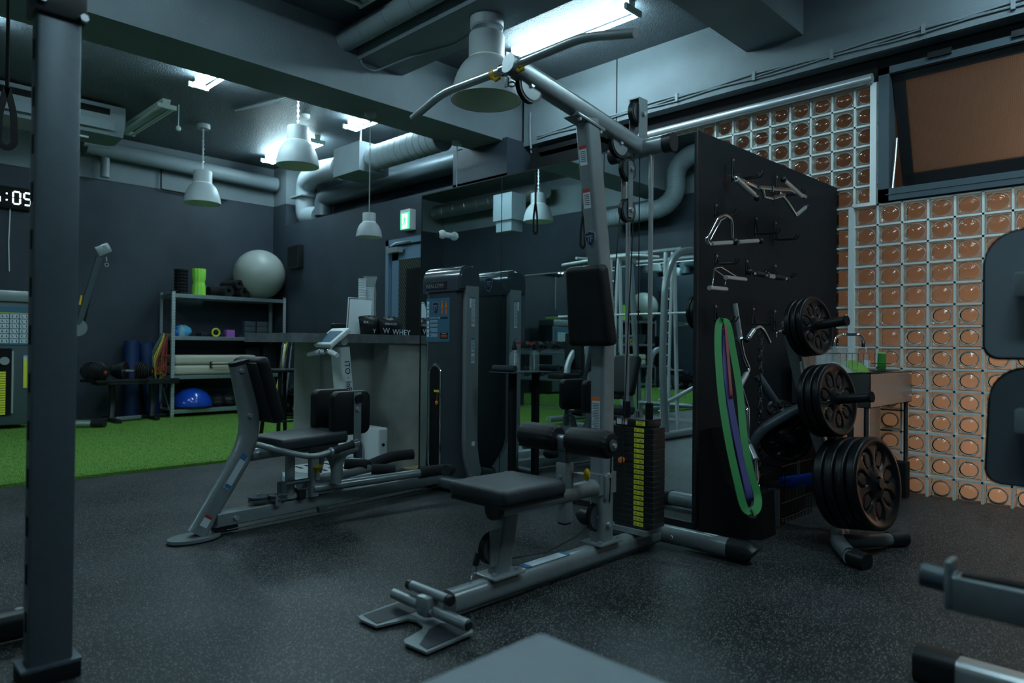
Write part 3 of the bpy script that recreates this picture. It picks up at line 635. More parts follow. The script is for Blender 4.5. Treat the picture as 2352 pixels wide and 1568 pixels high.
# ------------------------------------------------------------------ steel shelf
SX0, SX1, SY0, SY1 = 3.385, 5.0, 9.62, 10.08
LV = [1.665, 1.10, .575, .12]
t = thing('steel_shelf','galvanised bolted steel shelf standing on the turf by the back wall','shelf',(4.19,9.85,0.02))
def post(x,y,sx,sy):
    m_ = MB(); m_.box(x,x+.045*sx,y-.001,y+.002,.02,1.70).box(x,x+.003*sx,y,y+.035*sy,.02,1.70); return m_
for x,y,sx,sy in ((SX0,SY0,1,1),(SX1,SY0,-1,1),(SX0,SY1,1,-1),(SX1,SY1,-1,-1)):
    p_ = post(x,y,sx,sy).build('post','galv',t,smooth=False); h_ = MB()
    if sy>0 or 1:
        for k in range(40):
            z = .06+k*.041
            if z<1.68: h_.box(x+sx*.010,x+sx*.018,y-.0025*(1 if sy>0 else 1),y-.001,z,z+.018).box(x+sx*.029,x+sx*.037,y-.0025,y-.001,z+.008,z+.026)
        h_.build('post_holes','white' if sy>0 else 'galv',p_,smooth=False)
for z in LV:
    s_ = MB(); s_.box(SX0,SX1,SY0+.004,SY1-.004,z-.004,z); s_.build('shelf_board','galv',t,smooth=False)
    r_ = MB(); 
    for yy in (SY0-.004,SY1): r_.box(SX0+.045,SX1-.045,yy,yy+.006,z-.045,z+.004).box(SX0+.045,SX1-.045,yy-.005,yy+.004,z-.016,z-.008)
    r_.build('edge_beam','galv',t,smooth=False)
for x in (SX0-.002,SX1+.002):
    MB().tube([(x,SY0+.03,.58),(x,SY1-.03,.12)],.008,4).tube([(x,SY0+.03,.12),(x,SY1-.03,.58)],.008,4).build('cross_brace','galv',t,smooth=False); MB().box(x-.004,x+.004,SY0,SY1,1.10,1.14).build('side_rail','galv',t)
MB().box(SX0-.005,SX0+.06,SY0-.004,SY0+.05,1.70,1.712).build('corner_cap','black',t); MB().box(SX1-.06,SX1+.005,SY0-.004,SY0+.05,1.70,1.712).build('corner_cap','black',t)
# on the shelf
z = LV[0]
c = Vector((at(596,629,Y=9.78).x,9.78,z+.362)); o = MB().sphere(c,.362,u=64,v=40); b_ = MB()
o = rebase(o.build('exercise_ball','ball',angle=180),(c.x,c.y,z)); tag(o,'large silver exercise ball on top of the steel shelf','exercise ball')
def roller(x,y,z,h,r,m,label,nlob,waist):
    pr = [(0,0),(r*.95,0),(r,.008)]
    for k in range(1,24): zz_ = h*k/24; pr.append((r*(1-waist*math.exp(-((k-12)/2.6)**2)) if not nlob else r*(1 if k%3 else .9),zz_))
    pr += [(r,h-.008),(r*.95,h),(r*.55,h),(r*.5,h-.02),(0,h-.02)]
    o = MB().lathe(pr,(x,y,z),seg=36)
    for v in o.bm.verts:
        d = Vector((v.co.x-x,v.co.y-y)); 
        if d.length>r*.7: a = math.atan2(d.y,d.x); k = 1+.035*math.copysign(1,math.sin(12*a)); v.co.x = x+d.x*k; v.co.y = y+d.y*k
    o = rebase(o.build('foam_roller',m),(x,y,z)); tag(o,label,'foam roller')
roller(at(416,640,Y=9.8).x,9.8,z,.345,.085,'matblack','black grooved foam roller standing at the left end of the shelf top',1,0)
roller(at(457,640,Y=9.78).x,9.78,z,.37,.085,'lime','lime green foam roller standing on the shelf top',0,.14)
def spiral(mb, c, ax, L, r0, turns, th_):
    n = int(turns*20); pts = []; ax = Vector(ax)
    u = ax.orthogonal().normalized(); v = ax.cross(u); prev = None
    for k in range(n+1):
        a = 2*PI*turns*k/n; r = r0*(1-.62*k/n); d = u*math.cos(a)+v*math.sin(a); p0 = Vector(c)+d*r; p1 = Vector(c)+d*(r-th_)
        cur = [mb.bm.verts.new(q_) for q_ in (p0-ax*L/2,p0+ax*L/2,p1+ax*L/2,p1-ax*L/2)]
        if prev:
            for i in range(4): mb.bm.faces.new((prev[i],prev[(i+1)%4],cur[(i+1)%4],cur[i]))
        prev = cur
    return mb
for px,r_,zo,lab in ((517,.085,0,'left of the three'),(541,.068,.125,'topmost of the three'),(553,.078,0,'right of the three')):
    x = at(px,660,Y=9.72).x; c = (x,9.86,z+r_+zo); o = spiral(MB(),c,(.12,-.99,0),.42,r_,3.2,.009); o = rebase(o.build('exercise_mat','foam'),(x,9.86,z+zo)); tag(o,'rolled black exercise mat on the shelf top, %s stacked rolls'%lab,'exercise mat')
bl = MB().lathe([(0,0),(.065,0),(.07,.01),(.07,.45),(.06,.46),(0,.46)],(at(478,668,Y=9.8).x,9.8,z+.07),(1,.25,0)); o = rebase(bl.build('exercise_mat','matblack'),(3.9,9.8,z)); tag(o,'black rolled mat lying flat behind the lime foam roller','exercise mat')
z = LV[1]
X_ = lambda px,yy=9.8: at(px,755,Y=yy).x
x = X_(420); o = MB(); o.sphere((x,9.8,z+.075),.10,(1.15,.7,.78),20,12); 
for v in o.bm.verts: v.co += Vector((random.uniform(-.008,.008),0,random.uniform(-.008,.008)))
tag(rebase(o.build('cleaning_cloth','sky'),(x,9.8,z)),'bunched light blue cloth on the second shelf','cloth')
o = thing('spray_bottle','clear spray bottle in front of the light blue cloth','bottle',(X_(418,9.68),9.68,z)); l_ = o.location
MB().lathe([(0,0),(.035,0),(.037,.02),(.037,.10),(.015,.14),(.015,.16),(0,.16)],l_).build('body','clearglass',o); MB().box(l_.x-.012,l_.x+.03,9.67,9.69,z+.16,z+.20).build('spray_head','black',o)
x = X_(403); o = MB().cyl((x,9.8,z),(x,9.8,z+.13),.035); tag(rebase(o.build('blue_bottle','blueball'),(x,9.8,z)),'small blue bottle at the left end of the second shelf','bottle')
for px,w_,h_,lab in ((470,.17,.055,'low black box left of the yellow ring'),(512,.20,.05,'low black box behind the yellow ring'),(558,.22,.03,'flat black tray below the grey foam blocks'),(625,.26,.07,'black bundle of straps at the right end of the second shelf')):
    x = X_(px); tag(rebase(MB().obox((x,9.8,z+h_/2),(w_,.2,h_),bev=.01).build('storage_box','black'),(x,9.8,z)),lab,'box')
x = X_(496,9.66); o = MB(); o.torus((x,9.66,z+.062),Y,.050,.012,28,8); tag(rebase(o.build('massage_ring','yarn'),(x,9.66,z)),'small yellow and white ring standing on the second shelf','ring')
x = X_(527,9.70); tag(rebase(MB().obox((x,9.7,z+.05),(.12,.10,.10),bev=.01).build('small_tin','pink'),(x,9.7,z)),'small purple tin on the second shelf','tin')
blk = None
for r_ in range(3):
    for k in range(2):
        x = X_(575)+k*.185; lab = 'grey foam yoga block, %s of the %s stack on the second shelf'%(('bottom','middle','top')[r_],('left','right')[k])
        if blk is None: blk = rebase(MB().obox((x,9.85,z+.0405),(.165,.10,.078),bev=.008).build('yoga_block','framed'),(x,9.85,z)); tag(blk,lab,'yoga block','grey foam yoga blocks')
        else: dup(blk,None,(x,9.85,z+.08*r_),lab)
z = LV[2]
t = thing('massage_table','folded cream massage table lying on the third shelf','massage table',(4.0,9.8,z)); xa, xb = SX0+.04, 4.55
for k,zz_ in enumerate((z+.01,z+.145)): MB().obox(((xa+xb)/2,9.82,zz_+.065),(xb-xa,.42,.13),bev=.045,seg=4).build('table_half','cream',t)
for zz_ in (z+.118,z+.165): 
    MB().tube([(3.90,9.60,zz_),(3.95,9.56,zz_),(4.18,9.56,zz_),(4.23,9.60,zz_)],.010,8,fr=.03).build('carry_handle','cream',t); MB().box(3.885,3.92,9.59,9.615,zz_-.02,zz_+.02).box(4.215,4.25,9.59,9.615,zz_-.02,zz_+.02).build('handle_mount','black',t)
for px,h_,lab,tl in ((578,.38,'dark folded board leaning on the third shelf',.12),(615,.42,'black upright case at the right end of the third shelf',.0)):
    x = at(px,800,Y=9.9).x; tag(rebase(MB().obox((x,9.9,z+h_/2),(.22,.16,h_),Matrix.Rotation(-tl,3,'Y'),bev=.01).build('equipment_case','board'),(x,9.9,z)),lab,'case')
z = LV[3]
x = X_(443,9.82); t = thing('balance_dome','glossy blue half ball balance trainer on the bottom shelf','balance trainer',(x,9.82,z)); R_ = .26
MB().lathe([(R_,0),(R_*.99,.05),(R_*.92,.11),(R_*.75,.17),(R_*.5,.215),(R_*.25,.238),(0,.245)],(x,9.82,z+.035),seg=48).build('dome','blueball',t,angle=180); MB().lathe([(0,0),(R_*.9,0),(R_*1.03,.015),(R_*1.03,.035),(0,.037)],(x,9.82,z),seg=48).build('base_plate','black',t)
for px,lab,rr_ in ((500,'crumpled black bag right of the blue dome',.12),(527,'dark bag further right on the bottom shelf',.13)):
    x = X_(px,9.85); o = MB().sphere((x,9.85,z+rr_*.72),rr_,(1.1,1,.75),20,12)
    for v in o.bm.verts: v.co += Vector((random.uniform(-.012,.012),random.uniform(-.01,.01),random.uniform(-.010,.010)))
    tag(rebase(o.build('gym_bag','black'),(x,9.85,z)),lab,'bag')
# tubes hanging on the shelf side
def hank(y, z1, z0, m, name, label, n, spread, sd_):
    rr = random.Random(sd_); t = MB(); x = SX0-.03
    for k in range(n):
        dy = rr.uniform(-spread,spread); zb = z0+rr.uniform(0,.25)*(z1-z0)
        e1, e2 = rr.uniform(.02,.13), rr.uniform(-.03,.05); t.tube([(x,y,z1),(x-.01-e1*.2,y+dy*.3,(z1+zb)/2+.14),(x-.03-e1,y+dy,zb+.16),(x-.03-e1*.8,y+dy*.6-.03,zb),(x-.02+e2*.2,y-dy*.4,zb+.05),(x-.01,y-dy*.5,(z1+zb)/2+.10),(x,y+.01,z1)],.0075,6,fr=.08)
    t.torus((x-.01,y,z1*.4+z0*.6+.05),Z,.035,.008,12,6)
    tag(rebase(t.build(name,m),(x,y,z1)),label,'resistance tube')
hank(9.80,1.14,.50,'yarn','resistance_tube','tangle of yellow rubber tubes hanging on the left side of the shelf',6,.10,1)
hank(9.88,1.14,.60,'yarng','resistance_tube','grey green rubber tubes hanging behind the yellow ones',5,.06,2)
hank(9.68,1.14,.55,'yarnr','resistance_tube','dark red rubber tubes hanging beside the front post of the shelf',5,.05,3)
# navy rollers
for (p0,p1),lab in ((((300,955),(303,782)),'navy foam roller standing against the back wall behind the dumbbell stand'),(((352,955),(334,787)),'navy foam roller leaning towards the steel shelf')):
    a_ = at(p0[0],p0[1],Y=9.93); b_ = at(p1[0],p1[1],Y=10.0); a_.z = .03; o = MB().cyl(a_,b_,.092,seg=32,bev=.01); tag(rebase(o.build('foam_roller','bluemat'),a_),lab,'foam roller')
# adjustable dumbbells and stand
t = thing('dumbbell_stand','black stand carrying two adjustable dumbbells by the back wall','dumbbell stand',(2.95,9.6,.02))
m_ = MB(); m_.obox((2.95,9.58,.50),(.95,.30,.03),bev=.01).obox((2.95,9.44,.53),(.95,.02,.05),bev=.005); m_.build('tray','black',t)
for x in (2.68,3.15): MB().rtube([(x,9.62,.49),(x+.03,9.66,.25),(x,9.60,.05)],.07,.05,up=Y,fr=.1).build('leg','black',t)
MB().rtube([(2.30,9.55,.05),(3.50,9.80,.05)],.05,.05).rtube([(2.68,9.3,.045),(2.68,9.9,.045)],.06,.05).rtube([(3.15,9.4,.045),(3.15,9.98,.045)],.06,.05).build('base_frame','black',t)
def adj(px, py, ang, label):
    c = at(px,py,Y=9.56); t = thing('adjustable_dumbbell',label,'dumbbell',(c.x,c.y,.515),'adjustable dumbbells'); d = Vector((math.cos(ang),math.sin(ang),0)); cz = Vector((c.x,c.y,.515+.135))
    MB().cyl(cz-d*.07,cz+d*.07,.018,seg=16).build('handle','steel',t)
    m_ = MB()
    for s_ in (-1,1):
        for k in range(7): m_.cyl(cz+d*s_*(.075+.022*k),cz+d*s_*(.075+.022*k+.017),.125-.009*k,seg=36,bev=.005)
    m_.build('weight_discs','black',t)
    for s_ in (-1,1): 
        e_ = MB().cyl(cz+d*s_*.228,cz+d*s_*.245,.055,seg=28,bev=.006).build('dial','matblack',t); MB().cyl(cz+d*s_*.245,cz+d*s_*.247,.02,seg=8).build('red_mark','red',e_)
    MB().obox(cz-Z*.115,(.40,.16,.035),Matrix.Rotation(ang,3,'Z'),bev=.01).build('cradle','black',t)
adj(218,855,math.radians(-78),'adjustable black dumbbell, the left one on the stand beside the rack post')
adj(303,855,math.radians(-38),'adjustable black dumbbell, the right one on the stand')
tag(rebase(MB().obox((2.98,9.66,.62),(.05,.04,.2),bev=.005).build('red_clip','red'),(2.98,9.66,.52)),'small red clip between the two adjustable dumbbells','clip')
# floor foot of the cable machine
t = MB(); a_ = at(180,970,Z=.06); b_ = at(228,972,Z=.06); 
# ------------------------------------------------------------------ cable machine on the left
CX, CY = 1.35, 9.72
t = thing('cable_machine','silver grey cable machine with exercise chart behind the rack post','cable machine',(CX,CY,0.02))
xR = at(72,800,Y=9.5).x+.02
MB().obox(((xR+.9)/2,9.70,.78),(xR-.9,.40,1.42),bev=.02).build('tower_cover','framed',t)
MB().obox(((xR+.9)/2,9.68,1.52),(xR-.9+.02,.44,.13),bev=.03).build('top_cap','frame',t)
y_ = 9.497
wx0 = at(0,870,Y=y_).x; 
MB().rtube([(1.52,y_-.004,.20),(1.52,y_-.004,.90)],.26,.012,up=Y).build('slot_rim','steel',t)
MB().box(1.41,1.63,y_-.012,y_-.006,.18,.93).build('slot_opening','matblack',t)
pm = MB().cyl((1.56,y_-.035,.79),(1.56,y_-.015,.79),.045,seg=24).build('pulley','steel',t)
m_ = MB(); 
for k in range(18): m_.obox((1.53,y_-.02,.20+k*.027),(.09,.012,.022),bev=.004)
m_.build('weight_labels','ylabel',t)
ch = MB().box(.98,xR-.03,y_-.006,y_-.002,.97,1.40).build('exercise_chart','signblue',t,label='exercise chart with rows of small drawings')
m_ = MB(); m2 = MB()
for r_ in range(6):
    for k in range(8):
        x = xR-.05-k*.092; z = .99+r_*.056
        m_.box(x-.04-.004,x-.004,y_-.009,y_-.006,z,z+.046).box(x-.084,x-.046,y_-.009,y_-.006,z,z+.046)
        for xx in (x-.024,x-.065): m2.obox((xx,y_-.0095,z+.024),(.008,.002,.028),Matrix.Rotation(.3*math.sin(k*3+r_),3,'Y')).obox((xx+.006,y_-.0095,z+.014),(.014,.002,.006))
m_.build('picture_cells','paper',ch); m2.build('figures','ink',ch)
MB().box(xR-.08,xR-.03,y_-.009,y_-.006,1.335,1.35).build('red_heading','red',ch); MB().box(xR-.35,xR-.03,y_-.009,y_-.006,1.325,1.332).build('yellow_line','ylabel',ch)
sg = MB().box(1.74,1.86,y_-.006,y_-.002,.48,.85).build('weight_table','label',t); MB().box(1.745,1.80,y_-.008,y_-.006,.485,.80).build('yellow_column','ylabel',sg); text('ATTENTION!',.016,(1.745,y_-.0065,.83),X,Z,'ink',sg)
# arm
ar = MB(); A0 = at(180,745,Y=9.3); A1 = at(228,590,Y=9.15); ar.rtube([A0,A1],.07,.05,up=Y); ar.build('adjustable_arm','framed',t)
MB().obox(at(237,573,Y=9.12),(.16,.04,.12),Matrix.Rotation(-.5,3,'Y'),bev=.02).build('pulley_bracket','frame',t)
MB().cyl(at(237,570,Y=9.10),at(237,570,Y=9.15),.035,seg=20).build('pulley','steel',t)
MB().tube([at(244,590,Y=9.12),at(245,600,Y=9.12)],.008,6).torus(at(245,608,Y=9.12),Y,.02,.004,14,5).build('carabiner','steel',t)
MB().tube([at(219,615,Y=9.2),at(188,760,Y=9.3)],.018,10).build('gas_strut','black',t)
MB().cyl(at(178,752,Y=9.32),at(178,752,Y=9.28),.10,seg=32).build('angle_disc','frame',t); MB().tube([at(183,700,Y=9.25),at(187,678,Y=9.25)],.012,8).build('yellow_pin','yellow',t)
a_ = at(150,972,Z=.07); b_ = at(212,972,Z=.07); MB().rtube([a_,b_],.09,.07,rnd=.45).build('foot_tube','steel',t); MB().rtube([b_,b_+(b_-a_).normalized()*.14],.10,.08,rnd=.45).build('foot_cap','black',t)
MB().rtube([at(265,962,Z=.06),at(322,957,Z=.06)],.05,.05).build('rear_foot','frame',t)
# ------------------------------------------------------------------ counter with things on it
t = thing('reception_counter','grey stone look reception counter with a thick dark top','counter',(3.2,4.8,0))
MB().box(3.27,3.95,4.58,5.2,0,1.02).build('counter_body','laminate',t,smooth=False); MB().box(2.78,3.27,4.80,5.2,0,1.02).build('counter_body','laminate',t,smooth=False)
MB().box(2.86,4.1,4.55,5.3,1.02,1.088).build('counter_top','laminated',t,smooth=False); MB().box(2.41,2.86,4.56,5.3,1.02,1.087).build('counter_top','laminated',t,smooth=False)
zc = 1.088
def P4(px,py,y): return at(px,py,Y=y)
t = thing('display_board','white sheet on a small stand on the counter','sign board',(P4(828,766,4.80).x,4.80,zc))
a_, b_, c_, d_ = P4(800,766,4.78), P4(848,766,4.78), P4(854,690,4.86), P4(805,686,4.86); a_.z = b_.z = zc+.003; n_ = (b_-a_).cross(d_-a_).normalized()
m_ = MB(); v = [m_.bm.verts.new(q_) for q_ in (a_,b_,c_,d_)]; v2 = [m_.bm.verts.new(q_.co-n_*.012) for q_ in v]
m_.bm.faces.new(v); m_.bm.faces.new(v2[::-1]); [m_.bm.faces.new((v[k],v2[k],v2[(k+1)%4],v[(k+1)%4])) for k in range(4)]; m_.build('sheet','paper',t,smooth=False)
m_ = MB().tube([a_+Vector((-.012,.012,0)),d_+Vector((-.01,.012,.01)),c_+Vector((.0,.012,.01))],.005,6); m_.build('stand_frame','steel',t)
def cups(px, ytop, yb, n, label):
    p = P4(px,yb,4.98); q_ = P4(px,ytop,4.98); t = thing('paper_cups',label,'cups',(p.x,4.98,zc)); h = (q_.z-zc)/n
    m_ = MB(); m_.lathe([(0,0),(.024,0),(.033,.085),(.0345,.088)],(p.x,4.98,zc),seg=24)
    pr = [(.024,0)]
    for k in range(n): pr += [(.030,h*k+.002),(.0345,h*(k+.85)),(.0345,h*(k+1)-.001),(.031,h*(k+1))]
    m_.lathe(pr+[(.0,h*n)],(p.x,4.98,zc),seg=24); m_.build('cup_stack','paper',t,smooth=False); return t,p
cups(831,640,766,22,'tall stack of white paper cups on the counter'); t_, p_ = cups(849,660,766,20,'second stack of paper cups in a clear plastic bag')
m_ = MB().lathe([(.046,.0),(.047,.30),(.052,.36),(.040,.43),(.055,.50)],(p_.x,4.98,zc),seg=16)
for v_ in m_.bm.verts: v_.co += Vector((random.uniform(-.006,.006),random.uniform(-.006,.006),0))
m_.build('plastic_bag','clearglass',t_)
x_ = P4(790,750,4.9).x; tag(rebase(MB().obox((x_,4.95,zc+.045),(.16,.06,.085),bev=.012).build('card_terminal','black'),(x_,4.95,zc)),'small black device on the counter left of the white sheet','device')
t = thing('supplement_bag','shiny black pouches with white lettering lying on the counter','bag',(P4(880,768,4.68).x,4.68,zc))
def pouch(x0,x1,ztop,y,sk,seed):
    r_ = random.Random(seed); bm = MB(); nx, nz = 14, 8; F, B = [], []
    for i in range(nx+1):
        for j in range(nz+1):
            u_, v_ = i/nx, j/nz; th_ = .05*math.sin(PI*u_)**.5*math.sin(PI*(.15+.85*v_))**.6
            x = x0+(x1-x0)*u_+sk*v_; z = zc+.002+(ztop-zc)*v_*(1-.10*(2*u_-1)**2)+.0
            F.append(bm.bm.verts.new((x,y-th_-r_.uniform(0,.006),z))); B.append(bm.bm.verts.new((x,y+th_+r_.uniform(0,.006),z)))
    I = lambda i,j: i*(nz+1)+j
    for i in range(nx):
        for j in range(nz):
            bm.bm.faces.new((F[I(i,j)],F[I(i+1,j)],F[I(i+1,j+1)],F[I(i,j+1)])); bm.bm.faces.new((B[I(i,j)],B[I(i,j+1)],B[I(i+1,j+1)],B[I(i+1,j)]))
    bmesh.ops.remove_doubles(bm.bm,verts=bm.bm.verts,dist=.003); return bm
xa, xb, xc = P4(838,768,4.66).x, P4(884,768,4.66).x, P4(931,768,4.62).x; zt = P4(880,725,4.66).z
pm1 = pouch(xa,xb+.02,zt,4.72,-.02,1).build('pouch','black',t); pm2 = pouch(xb-.05,xc,zt-.005,4.66,-.012,2).build('pouch','black',t)
text('W',.062,(xb-.055,4.606,zc+.012),X,Z,'paper',pm2); text('WHEY',.062,(xb+.035,4.604,zc+.004),Vector((1,0,-.02)),Z,'paper',pm2); text('PARALLEL',.026,(xb-.035,4.604,zc+.078),Vector((1,0,.03)),Z,'paper',pm2); text('SILK',.026,(xa-.012,4.662,zc+.09),X,Z,'paper',pm1); text('Y',.05,(xa+.075,4.660,zc+.012),X,Z,'paper',pm1)
# ------------------------------------------------------------------ body scanner
t = thing('body_scanner','white body composition scale with column, screen and hand grips','scale',(2.62,4.5,0))
MB().prism([(2.33,4.40),(2.40,4.22),(2.86,4.22),(2.86,4.70),(2.40,4.70),(2.33,4.55)],(0,0,.035),X,Y,.055).build('platform_base','label',t)
m_ = MB().prism([(2.36,4.40),(2.42,4.25),(2.83,4.25),(2.83,4.67),(2.42,4.67),(2.36,4.53)],(0,0,.09),X,Y,.045); pl = m_.build('platform_top','white',t)
m_ = MB()
for k in range(5):
    for y in (4.36,4.56): m_.box(2.44+.075*k,2.46+.075*k,y-.05,y+.05,.135,.137)
m_.build('foot_slots','ink',pl)
for x,y in ((2.40,4.30),(2.82,4.28),(2.40,4.64)): MB().cyl((x,y,0),(x,y,.035),.022).build('foot','chrome',t)
xb_ = 2.90
MB().obox((2.99,4.57,.21),(.09,.52,.37),bev=.022,seg=4).build('electronics_box','white',t); MB().cyl((2.99,4.312,.27),(2.99,4.308,.27),.013).build('key_lock','black',t)
c0, c1 = Vector((2.86,4.55,.10)), Vector((2.765,4.55,.985)); MB().rtube([c0,c1],.085,.15,up=Y,rnd=.2).build('column','white',t)
m_ = MB()
for k in range(7): m_.obox((2.825,4.55,.11+.026*k),(.17-.012*k,.17-.004*k,.018),bev=.004)
m_.build('column_bellows','white',t); MB().box(2.86,2.93,4.48,4.62,.10,.25).build('column_foot','lampgrey',t)
dn = (c0-c1).normalized(); text('ITO · InBody',.062,c0.lerp(c1,.93)+Vector((-.034,-.028,0)),dn,-Y,'ink',t) if 0 else None
text('ITO · InBody',.060,c1+dn*.10+Vector((-.018,-.0765,-.0)),dn,Vector((dn.z*-1,0,dn.x)).normalized()*-1 if 0 else Vector((.994,0,.107)),'ink',t)
hd = Vector((2.70,4.55,1.055)); R_ = Matrix.Rotation(math.radians(-38),3,'Y')
sc_ = MB().obox(hd,(.20,.24,.035),R_,bev=.012).build('screen_housing','white',t); MB().obox(hd+R_@Vector((-.008,0,.0185)),(.13,.17,.003),R_).build('display','signblue',sc_)
MB().cyl((2.765,4.49,1.03),(2.765,4.61,1.03),.03).build('hinge','lampgrey',t)
MB().rtube([(2.70,4.55,1.02),(2.67,4.55,.96),(2.665,4.55,.94)],.02,.06,up=Y).build('grip_holder','lampgrey',t)
for s_ in (-1,1):
    g_ = MB().tube([(2.66,4.55+.02*s_,.955),(2.645,4.55+.07*s_,.952),(2.62,4.55+.20*s_,.930)],.022,14,scale=[.9,1,.7]); g_.build('hand_grip','white',t); MB().torus((2.648,4.55+.055*s_,.955),Y,.022,.004,18,6).build('thumb_electrode','chrome',t)
t.location.y -= .06
# ------------------------------------------------------------------ stool
t = thing('bar_stool','black round bar stool standing on the turf behind the thigh machine','stool',(3.40,6.6,.02))
MB().lathe([(0,-.02),(.17,-.02),(.195,-.008),(.195,.004),(.18,.012),(0,.012)],(3.40,6.6,.745),seg=40).build('seat','matblack',t)
for k in range(4):
    a = PI/4+k*PI/2+.15; MB().rtube([(3.40+.13*math.cos(a),6.6+.13*math.sin(a),.73),(3.40+.21*math.cos(a),6.6+.21*math.sin(a),.02)],.034,.034).build('leg','matblack',t)
MB().torus((3.40,6.6,.24),Z,.182,.010,36,8).build('foot_ring','matblack',t)
# bars leaning
for k,(px0,px1,cap_t,cap_b,col,lab) in enumerate(((664,640,'yellow','purple','black','black weighted bar with a yellow top and purple foot leaning by the shelf'),(660,622,'black','yellow','yarn','yellow weighted bar leaning behind the black bars'),(655,628,'black','black','steel','thin steel bar leaning beside the shelf post'),(670,652,'black','purple','framed','dark grey bar leaning furthest right beside the shelf'),(648,634,'black','black','black','short black bar leaning closest to the shelf'))):
    a_ = at(px0,772+6*k,Y=9.42-.03*k); b_ = at(px1,945,Y=8.9-.05*k); b_.z = .03
    t = thing('weighted_bar',lab,'exercise bar',b_,'weighted bars leaning beside the steel shelf'); MB().tube([b_,a_],.014 if k!=2 else .009,10).build('bar',col,t)
    d = (a_-b_).normalized(); MB().tube([a_-d*.04,a_+d*.02],.024 if k==0 else .017,12).build('end_cap',cap_t,t); MB().tube([b_,b_+d*.05],.019,12).build('end_cap',cap_b,t)
# hex dumbbells
t = thing('dumbbell_rack','low black rack for hex dumbbells along the door wall','rack',(4.78,8.5,.02))
MB().box(4.62,4.98,7.5,9.12,.045,.065).box(4.72,5.0,7.5,9.12,.30,.32).build('shelves','black',t)
for y in (7.52,9.1): MB().obox((4.81,y,.22),(.36,.04,.44)).build('side_frame','black',t)
kg = 0
for r_,(xx,zz_) in enumerate(((4.80,.066),(4.87,.321))):
    for k in range(5):
        y = 9.0-k*.26; t = thing('hex_dumbbell','black hex dumbbell, %s from the shelf end in the %s row of the low rack'%(('first','second','third','fourth','fifth')[k],('lower','upper')[r_]),'dumbbell',(xx,y,zz_),'black hex dumbbells on the low rack'); c = Vector((xx,y,zz_+.062)); 
        MB().cyl(c-X*.06,c+X*.06,.015,seg=12).build('handle','chrome',t)
        for s_ in (-1,1):
            h_ = MB().lathe([(0,0),(.045,0),(.066,.022),(.066,.06),(.05,.075),(0,.075)],c+X*s_*.055,X*s_,6); h_.build('head','black',t,smooth=False)
        text('%d'%(10-k-(3 if r_ else 0)),.05,c+Vector((-.131,.014,-.018)),-Y,Z,'paper',t)
# ------------------------------------------------------------------ thigh machine
YT = 3.66
T_ = lambda px,py,dy=0: at(px,py,Y=YT+dy)
t = thing('thigh_machine','silver grey inner and outer thigh machine with black padded seat','exercise machine',(2.3,YT,0))
MB().rtube([(1.405,YT,.03),(1.715,YT,.50),(1.63,YT,.90)],.108,.068,up=Y,rnd=.4,fr=.16).build('rear_post','frame',t)
rp = t.children[0]
MB().rtube([(1.632,YT,.892),(1.627,YT,.912)],.112,.072,up=Y,rnd=.4).build('post_cap','black',rp)
for z,x in ((.86,1.625),(.62,1.675)): 
    MB().cyl((x,YT-.034,z),(x,YT-.048,z),.013,seg=6).build('bolt','steel',rp)
MB().obox((1.600,YT-.0355,.325),(.035,.002,.19),Matrix.Rotation(math.radians(33.4),3,'Y')).build('instruction_label','label',rp); MB().obox((1.643,YT-.0360,.398),(.036,.0025,.03),Matrix.Rotation(math.radians(33.4),3,'Y')).obox((1.556,YT-.036,.256),(.036,.0025,.02),Matrix.Rotation(math.radians(33.4),3,'Y')).build('label_band','labelblue',rp)
MB().obox((1.44,YT-.0355,.09),(.04,.002,.05),Matrix.Rotation(math.radians(33.4),3,'Y')).build('warning_label','paper',rp); MB().obox((1.455,YT-.036,.113),(.041,.0025,.014),Matrix.Rotation(math.radians(33.4),3,'Y')).build('warning_stripe','red',rp)
m_ = MB(); pts = [(.115*math.cos(a)*1.15+(.0),.085*math.sin(a)) for a in [2*PI*k/28 for k in range(28)]]; m_.prism(pts,(1.40,YT,.008),X,Y,.014); m_.build('foot_plate','frame',t)
m_ = MB(); m_.prism([(a*1.04,b*1.05) for a,b in pts],(1.40,YT,0),X,Y,.008); m_.build('foot_pad','black',t)
MB().rtube([(1.50,YT,.085),(3.12,YT,.085)],.085,.075,up=Z,rnd=.12).build('base_tube','frame',t)
MB().rtube([(3.12,YT-.30,.055),(3.12,YT+.30,.055)],.09,.08,rnd=.3).build('cross_base','framed',t)
MB().tube([(1.54,YT-.06,.035),(3.1,YT-.07,.035)],.004,6).build('drive_cable','black',t); MB().obox((2.12,YT-.065,.045),(.06,.03,.035),bev=.004).build('cable_guide','framed',t); MB().obox((1.56,YT,.03),(.12,.06,.03),bev=.006).build('rubber_stop','black',t)
MB().cyl((1.60,YT-.04,.085),(1.60,YT-.055,.085),.014,seg=6).build('bolt','steel',t)
for x,y in ((1.76,YT+.015),(1.855,YT-.02)):
    m_ = MB(); m_.cyl((x,y,.135),(x,y,.145),.055,seg=32).cyl((x,y,.158),(x,y,.165),.055,seg=32); m_.lathe([(.055,0),(.048,.007),(.055,.014)],(x,y,.145),seg=32); m_.build('pulley','framed',t); MB().cyl((x,y,.165),(x,y,.178),.010,seg=6).build('bolt','steel',t)
MB().obox((1.835,YT-.062,.14),(.035,.012,.06),bev=.003).build('pulley_bracket','frame',t)
